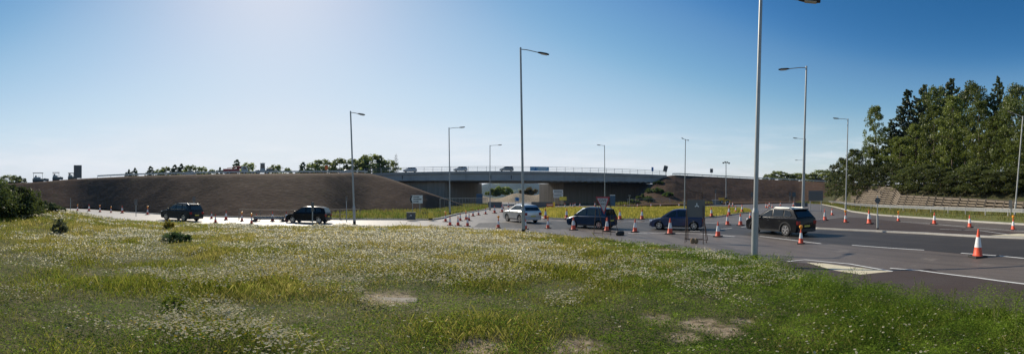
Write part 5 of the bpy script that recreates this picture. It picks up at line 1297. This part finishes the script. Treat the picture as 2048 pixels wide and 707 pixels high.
fr.tube((xl - .0, -.35, .02), (xl - .0, .02, zt - .3), .02, .02, 6); fr.tube((xr_ + .1, -.5, -.0), (xr_ - .02, .0, zt - .3), .02, .02, 6)
fr.tube((xl, -.3, .2), (xr_ + .1, -.42, .25), .02, .02, 6); fr.tube((xl - .02, .05, .25), (xl - .02, -.3, .22), .018, .018, 6)
fr.tube((-.55, .75, .05), (-.4, .04, ztop - .6), .02, .02, 6); fr.tube((.55, .75, .05), (.35, .04, ztop - .6), .02, .02, 6); fr.tube((-.55, .75, .07), (.55, .75, .07), .018, .018, 6)
for q in np.linspace(.1, .42, 5): fr.tube((q, .03, ztop - .06), (q, .03, zt - .02), .008, .008, 4)
fr.build('trestle_frame', M['rust'], t)
for i, (ox, lab) in enumerate(((-.02, 'brown sandbag hung left on the tall trestle crossbar'), (.2, 'paler sandbag hung right on the tall trestle crossbar'))):
    ang = t.rotation_euler[2]; q = Vector(p) + Matrix.Rotation(ang, 3, 'Z') @ Vector((ox, -.4, .24))
    sb = MB().lathe([(.03, -.26), (.1, -.2), (.12, -.1), (.07, .02), (.025, .04)], 10).build('sandbag', M['sack'], None, smooth=60); sb.location = q; sb.scale = (1, .6, 1); sb.rotation_euler = (0, .2 * (i - .5), ang); tag(sb, lab, 'sandbag')

# ------------------------------------------------------------------ site equipment
def crowd_barrier(px, py, label, rz):
    p = at(px, py, z=.104); t = thing('pedestrian_barrier', label, 'barrier', p, rz); m = MB(); L_ = 1.5
    m.path([(-L_ / 2, 0, .15), (-L_ / 2, 0, 1.05), (L_ / 2, 0, 1.05), (L_ / 2, 0, .15), (-L_ / 2, 0, .15)], .022, 6); m.build('frame', M['steel'], t)
    b = MB()
    for k in range(1, 12): b.tube((-L_ / 2 + L_ * k / 12, 0, .15), (-L_ / 2 + L_ * k / 12, 0, 1.05), .01, .01, 4)
    b.build('bars', M['steel'], t)
    for s in (-.5, .5): MB().box((s, 0, .03), (.06, .5, .05)).build('foot', M['steel'], t)
crowd_barrier(1634, 444, 'steel pedestrian barrier on the island behind the black crossover', R(-50))
def plastic_barrier(px, py, d, w, h, m, label, z=0):
    p = at(px, py, z=z) if d is None else at(px, py, d=d); t = thing('plastic_barrier', label, 'barrier', p, face_cam(px))
    MB().xprism([(-.25, .05), (.25, .05), (.25, .25), (.1, .5), (.08, h), (-.08, h), (-.1, .5), (-.25, .25)], -w / 2, w / 2).build('barrier_body', M[m], t, bevel=.02)
    for s in (-.3, .3): MB().box((s * w, 0, .03), (.2, .54, .06)).build('foot', M['black'], t)
    MB().box((0, -.1, h * .78), (w * .8, .03, .14)).build('reflective_band', M['white'] if m != 'signback' else M['signback'], t)
plastic_barrier(1602, 413, None, 3.2, 1.0, 'signback', 'dark plastic barrier above the crossover roof')
plastic_barrier(1100, 417.5, None, 1.3, 1.0, 'brightorange', 'orange and white barrier left of the yellow bollard under the bridge')
for q, lab in ((990, 'left dark block barrier under the bridge left end'), (1086, 'long dark barrier behind the silver car')):
    plastic_barrier(q, 415.5, None, 3.0 if q < 1000 else 5.0, 1.3, 'signback', lab)
# blue portable cabin, portable toilet
def cabin(px, d, w, h, dp, m, label, name, topm, z=0.0, cat='site cabin'):
    p = at(px, d=d, z=z); t = thing(name, label, cat, p, face_cam(px))
    MB().box((0, 0, h / 2), (w, dp, h)).build('cabin_body', M[m], t, bevel=.04)
    MB().box((0, 0, h + .06), (w * .98, dp * .98, .13)).build('cabin_roof', M[topm], t, bevel=.03)
    MB().box((w * .12, -dp / 2 - .02, h * .47), (w * .55, .04, h * .88)).build('cabin_door', M[m], t, bevel=.01)
    r_ = MB()
    for k in range(5): r_.box((-w / 2 + w * (k + .5) / 5, -dp / 2 - .055, h * .5), (.05, .03, h * .86))
    r_.build('cladding_rib', M[m], t)
cabin(959, 100, 1.6, 3.0, 2.4, 'bluecab', 'dark blue site container against the left bridge wall', 'site_container', 'bluecab')
cabin(1225, 84, 1.15, 2.35, 1.15, 'bluecab', 'blue portable toilet with white roof beyond the navy car', 'portable_toilet', 'signwhite', .3, 'toilet')
# blue arrow sign far under the bridge
d = 118; t = thing('arrow_sign', 'white board with blue disc sign far under the bridge', 'road sign', at(1034, d=d), face_cam(1034)); k = d / F
MB().box((0, 0, zz(398, d)), (9 * k, .05, 8 * k)).build('panel', M['signwhite'], t); MB().lathe([(3.2 * k, -.06), (3.2 * k, -.03)], 20, (.1, 0, zz(398, d)), 'Y').build('disc', M['signblue'], t); posts(t, (-.4, .4), zz(402, d), .05)
# earth heaps, shrubs and masts beyond the bridge
bush('green_shrub', 'broad green bush on the earth bank seen under the bridge', at(1005, d=192, z=3.5), 7, 3, 4.2, 60, 110, .32, (.13, .17, .04), (.26, .31, .08))
bush('green_shrub', 'smaller green bush left under the bridge opening', at(985, d=190, z=3.0), 3.5, 3, 3.4, 34, 110, .32, (.12, .15, .04), (.22, .27, .07))
bush('green_shrub', 'brownish bush right under the bridge opening', at(1058, d=192, z=3.5), 4.5, 3, 3.4, 34, 110, .32, (.15, .12, .06), (.24, .20, .09))
sk = thing('site_skip', 'blue grey skip on the verge before the right embankment', 'skip', at(1435, d=104, z=.25), face_cam(1435)); 
MB().yprism([(-1.0, 0), (1.0, 0), (1.5, 1.3), (-1.5, 1.3)], -.85, .85).build('skip_body', mat('skip_paint', (.12, .16, .18), .6, noise=[(2, (.2, .22, .22), .5, .7)]), sk)
MB().box((0, -.87, 1.28), (3.05, .08, .12)).box((0, .87, 1.28), (3.05, .08, .12)).build('skip_rim', M['steel'], sk)

# machines
def wheel_mb(parent, x_, y_, r, w, nm='wheel', m='tyre'):
    o = MB().lathe([(r * .55, -w / 2), (r, -w / 2 + .03), (r, w / 2 - .03), (r * .55, w / 2)], 20, (x_, y_, r), 'Y').build(nm, M[m], parent, smooth=40)
    MB().lathe([(r * .5, -w / 2 - .01), (r * .5, w / 2 + .01)], 14, (x_, y_, r), 'Y').build('hub', M['whitemach'], o)
def paver(px, d, yb, W_, H_, label, m='greenmach'):
    p = at(px, yb, d=d); t = thing('paving_machine', label, 'road machine', p, face_cam(px), 'road machines on the left embankment'); w = W_
    MB().box((0, 0, .75), (w * 1.05, 1.8, .9)).build('chassis', M[m], t, bevel=.08)
    MB().yprism([(w * .5, .5), (w * 1.0, .4), (w * 1.05, 1.1), (w * .55, 1.35)], -.9, .9).build('hopper', M['greenmach'], t)
    MB().box((-w * .1, 0, 1.45), (w * .7, 1.6, .5)).build('engine_cover', M['whitemach'], t, bevel=.06)
    for sx in (-1, 1):
        for sy in (-1, 1): MB().tube((sx * w * .42, sy * .75, 1.2), (sx * w * .42, sy * .75, H_), .05, .05, 6).build('canopy_post', M['darksteel'], t)
    MB().box((0, 0, H_ + .05), (w * 1.0, 1.9, .12)).build('canopy', M['darksteel'], t, bevel=.03)
    MB().box((-w * .2, 0, 1.95), (.5, .5, .6)).build('seat', M['black'], t); MB().tube((.1, 0, 1.7), (.35, 0, 2.3), .03, .03, 6).build('steering_column', M['black'], t)
    for sy in (-1, 1): MB().xprism([(sy * .75, 0), (sy * 1.05, 0), (sy * 1.05, .5), (sy * .75, .5)], -w * .5, w * .5).build('track', M['black'], t, bevel=.08)
paver(76, 126, 364.5, 3.4, 3.0, 'paving machine with flat canopy leftmost on the embankment')
paver(112, 124, 361.5, 2.2, 2.6, 'small roller with narrow canopy left of the tall sign back')
paver(142, 125, 360.5, 1.9, 2.3, 'low roller parked right beside the tall sign back')
p = at(470, 349, d=128); t = thing('red_lorry', 'red flatbed lorry with pale cab on the left embankment', 'lorry', p, R(35))
MB().box((-.6, 0, .85), (6.6, 2.3, .5)).build('chassis', M['redmach'], t, bevel=.04); MB().box((-1.2, 0, 1.5), (5.2, 2.3, .8)).build('load_bed', M['redmach'], t, bevel=.06)
MB().yprism([(2.2, .6), (4.2, .6), (4.2, 1.6), (3.8, 2.7), (2.2, 2.7)], -1.15, 1.15).build('cab', M['whitemach'], t, bevel=.05); MB().box((3.3, -1.16, 2.05), (.9, .03, .7)).build('side_window', M['glass'], t)
MB().box((1.5, 0, 2.35), (.9, 1.0, .9)).build('crane_housing', M['redmach'], t, bevel=.08); MB().tube((1.4, 0, 2.7), (-2.6, 0, 2.15), .14, .1, 8).build('crane_arm', M['redmach'], t)
for x_ in (-2.9, -1.7, 3.1):
    for y_ in (-1, 1): wheel_mb(t, x_, y_, .5, .32)
p = at(524, 348.5, d=126); t = thing('wheel_loader', 'pale loading machine with glazed cab on the left embankment', 'road machine', p, R(40))
MB().box((0, 0, 1.0), (4.2, 1.9, .8)).build('chassis', M['whitemach'], t, bevel=.08); MB().yprism([(-.6, 1.3), (1.0, 1.3), (.85, 3.5), (-.5, 3.5)], -.85, .85).build('cab', M['whitemach'], t, bevel=.05)
MB().yprism([(-.45, 1.9), (.82, 1.9), (.74, 3.25), (-.4, 3.25)], -.87, .87).build('cab_window', M['glass'], t); MB().box((.18, 0, 3.58), (1.6, 1.9, .14)).build('cab_roof', M['whitemach'], t, bevel=.03)
MB().box((2.4, 0, 1.5), (1.9, 1.7, .9)).build('engine_cover', M['greenmach'], t, bevel=.1); MB().tube((1.8, .4, 1.9), (1.8, .4, 2.6), .07, .07, 8).build('exhaust', M['black'], t)
MB().yprism([(-2.4, .3), (-3.4, .3), (-3.2, .5), (-2.6, 1.1)], -1.2, 1.2).build('bucket', M['greenmach'], t)
for x_ in (-1.3, 1.5):
    for y_ in (-.95, .95): wheel_mb(t, x_, y_, .7, .5)
p = at(1449, 406.5, d=103); t = thing('mini_dumper', 'small yellow site dumper beside the blue grey skip', 'road machine', p, face_cam(1449))
MB().yprism([(-1.3, .7), (-.2, .6), (.0, 1.5), (-1.6, 1.5)], -.7, .7).build('dump_skip', M['yellowmach'], t, bevel=.05); MB().box((.6, 0, .8), (1.3, 1.0, .6)).build('chassis', M['yellowmach'], t, bevel=.06); MB().box((.5, 0, 1.3), (.5, .5, .4)).build('seat', M['black'], t)
MB().path([(1.0, -.5, 1.0), (1.0, -.5, 2.1), (1.0, .5, 2.1), (1.0, .5, 1.0)], .05, 6).build('roll_bar', M['black'], t)
for x_ in (-.7, .8):
    for y_ in (-.65, .65): wheel_mb(t, x_, y_, .42, .3)

# ------------------------------------------------------------------ air
hz = MB().box((0, 0, 80), (7600, 7600, 168)).build('haze', bpy.data.materials.new('haze_air')); tag(hz, kind='stuff')
hm = hz.data.materials[0]; hm.use_nodes = True; hm.node_tree.nodes.remove(hm.node_tree.nodes['Principled BSDF'])
pv = hm.node_tree.nodes.new('ShaderNodeVolumePrincipled'); pv.inputs['Color'].default_value = (.20, .45, 1.0, 1); pv.inputs['Density'].default_value = .00006
pv.inputs['Anisotropy'].default_value = 0.0
hm.node_tree.links.new(pv.outputs[0], hm.node_tree.nodes['Material Output'].inputs['Volume'])
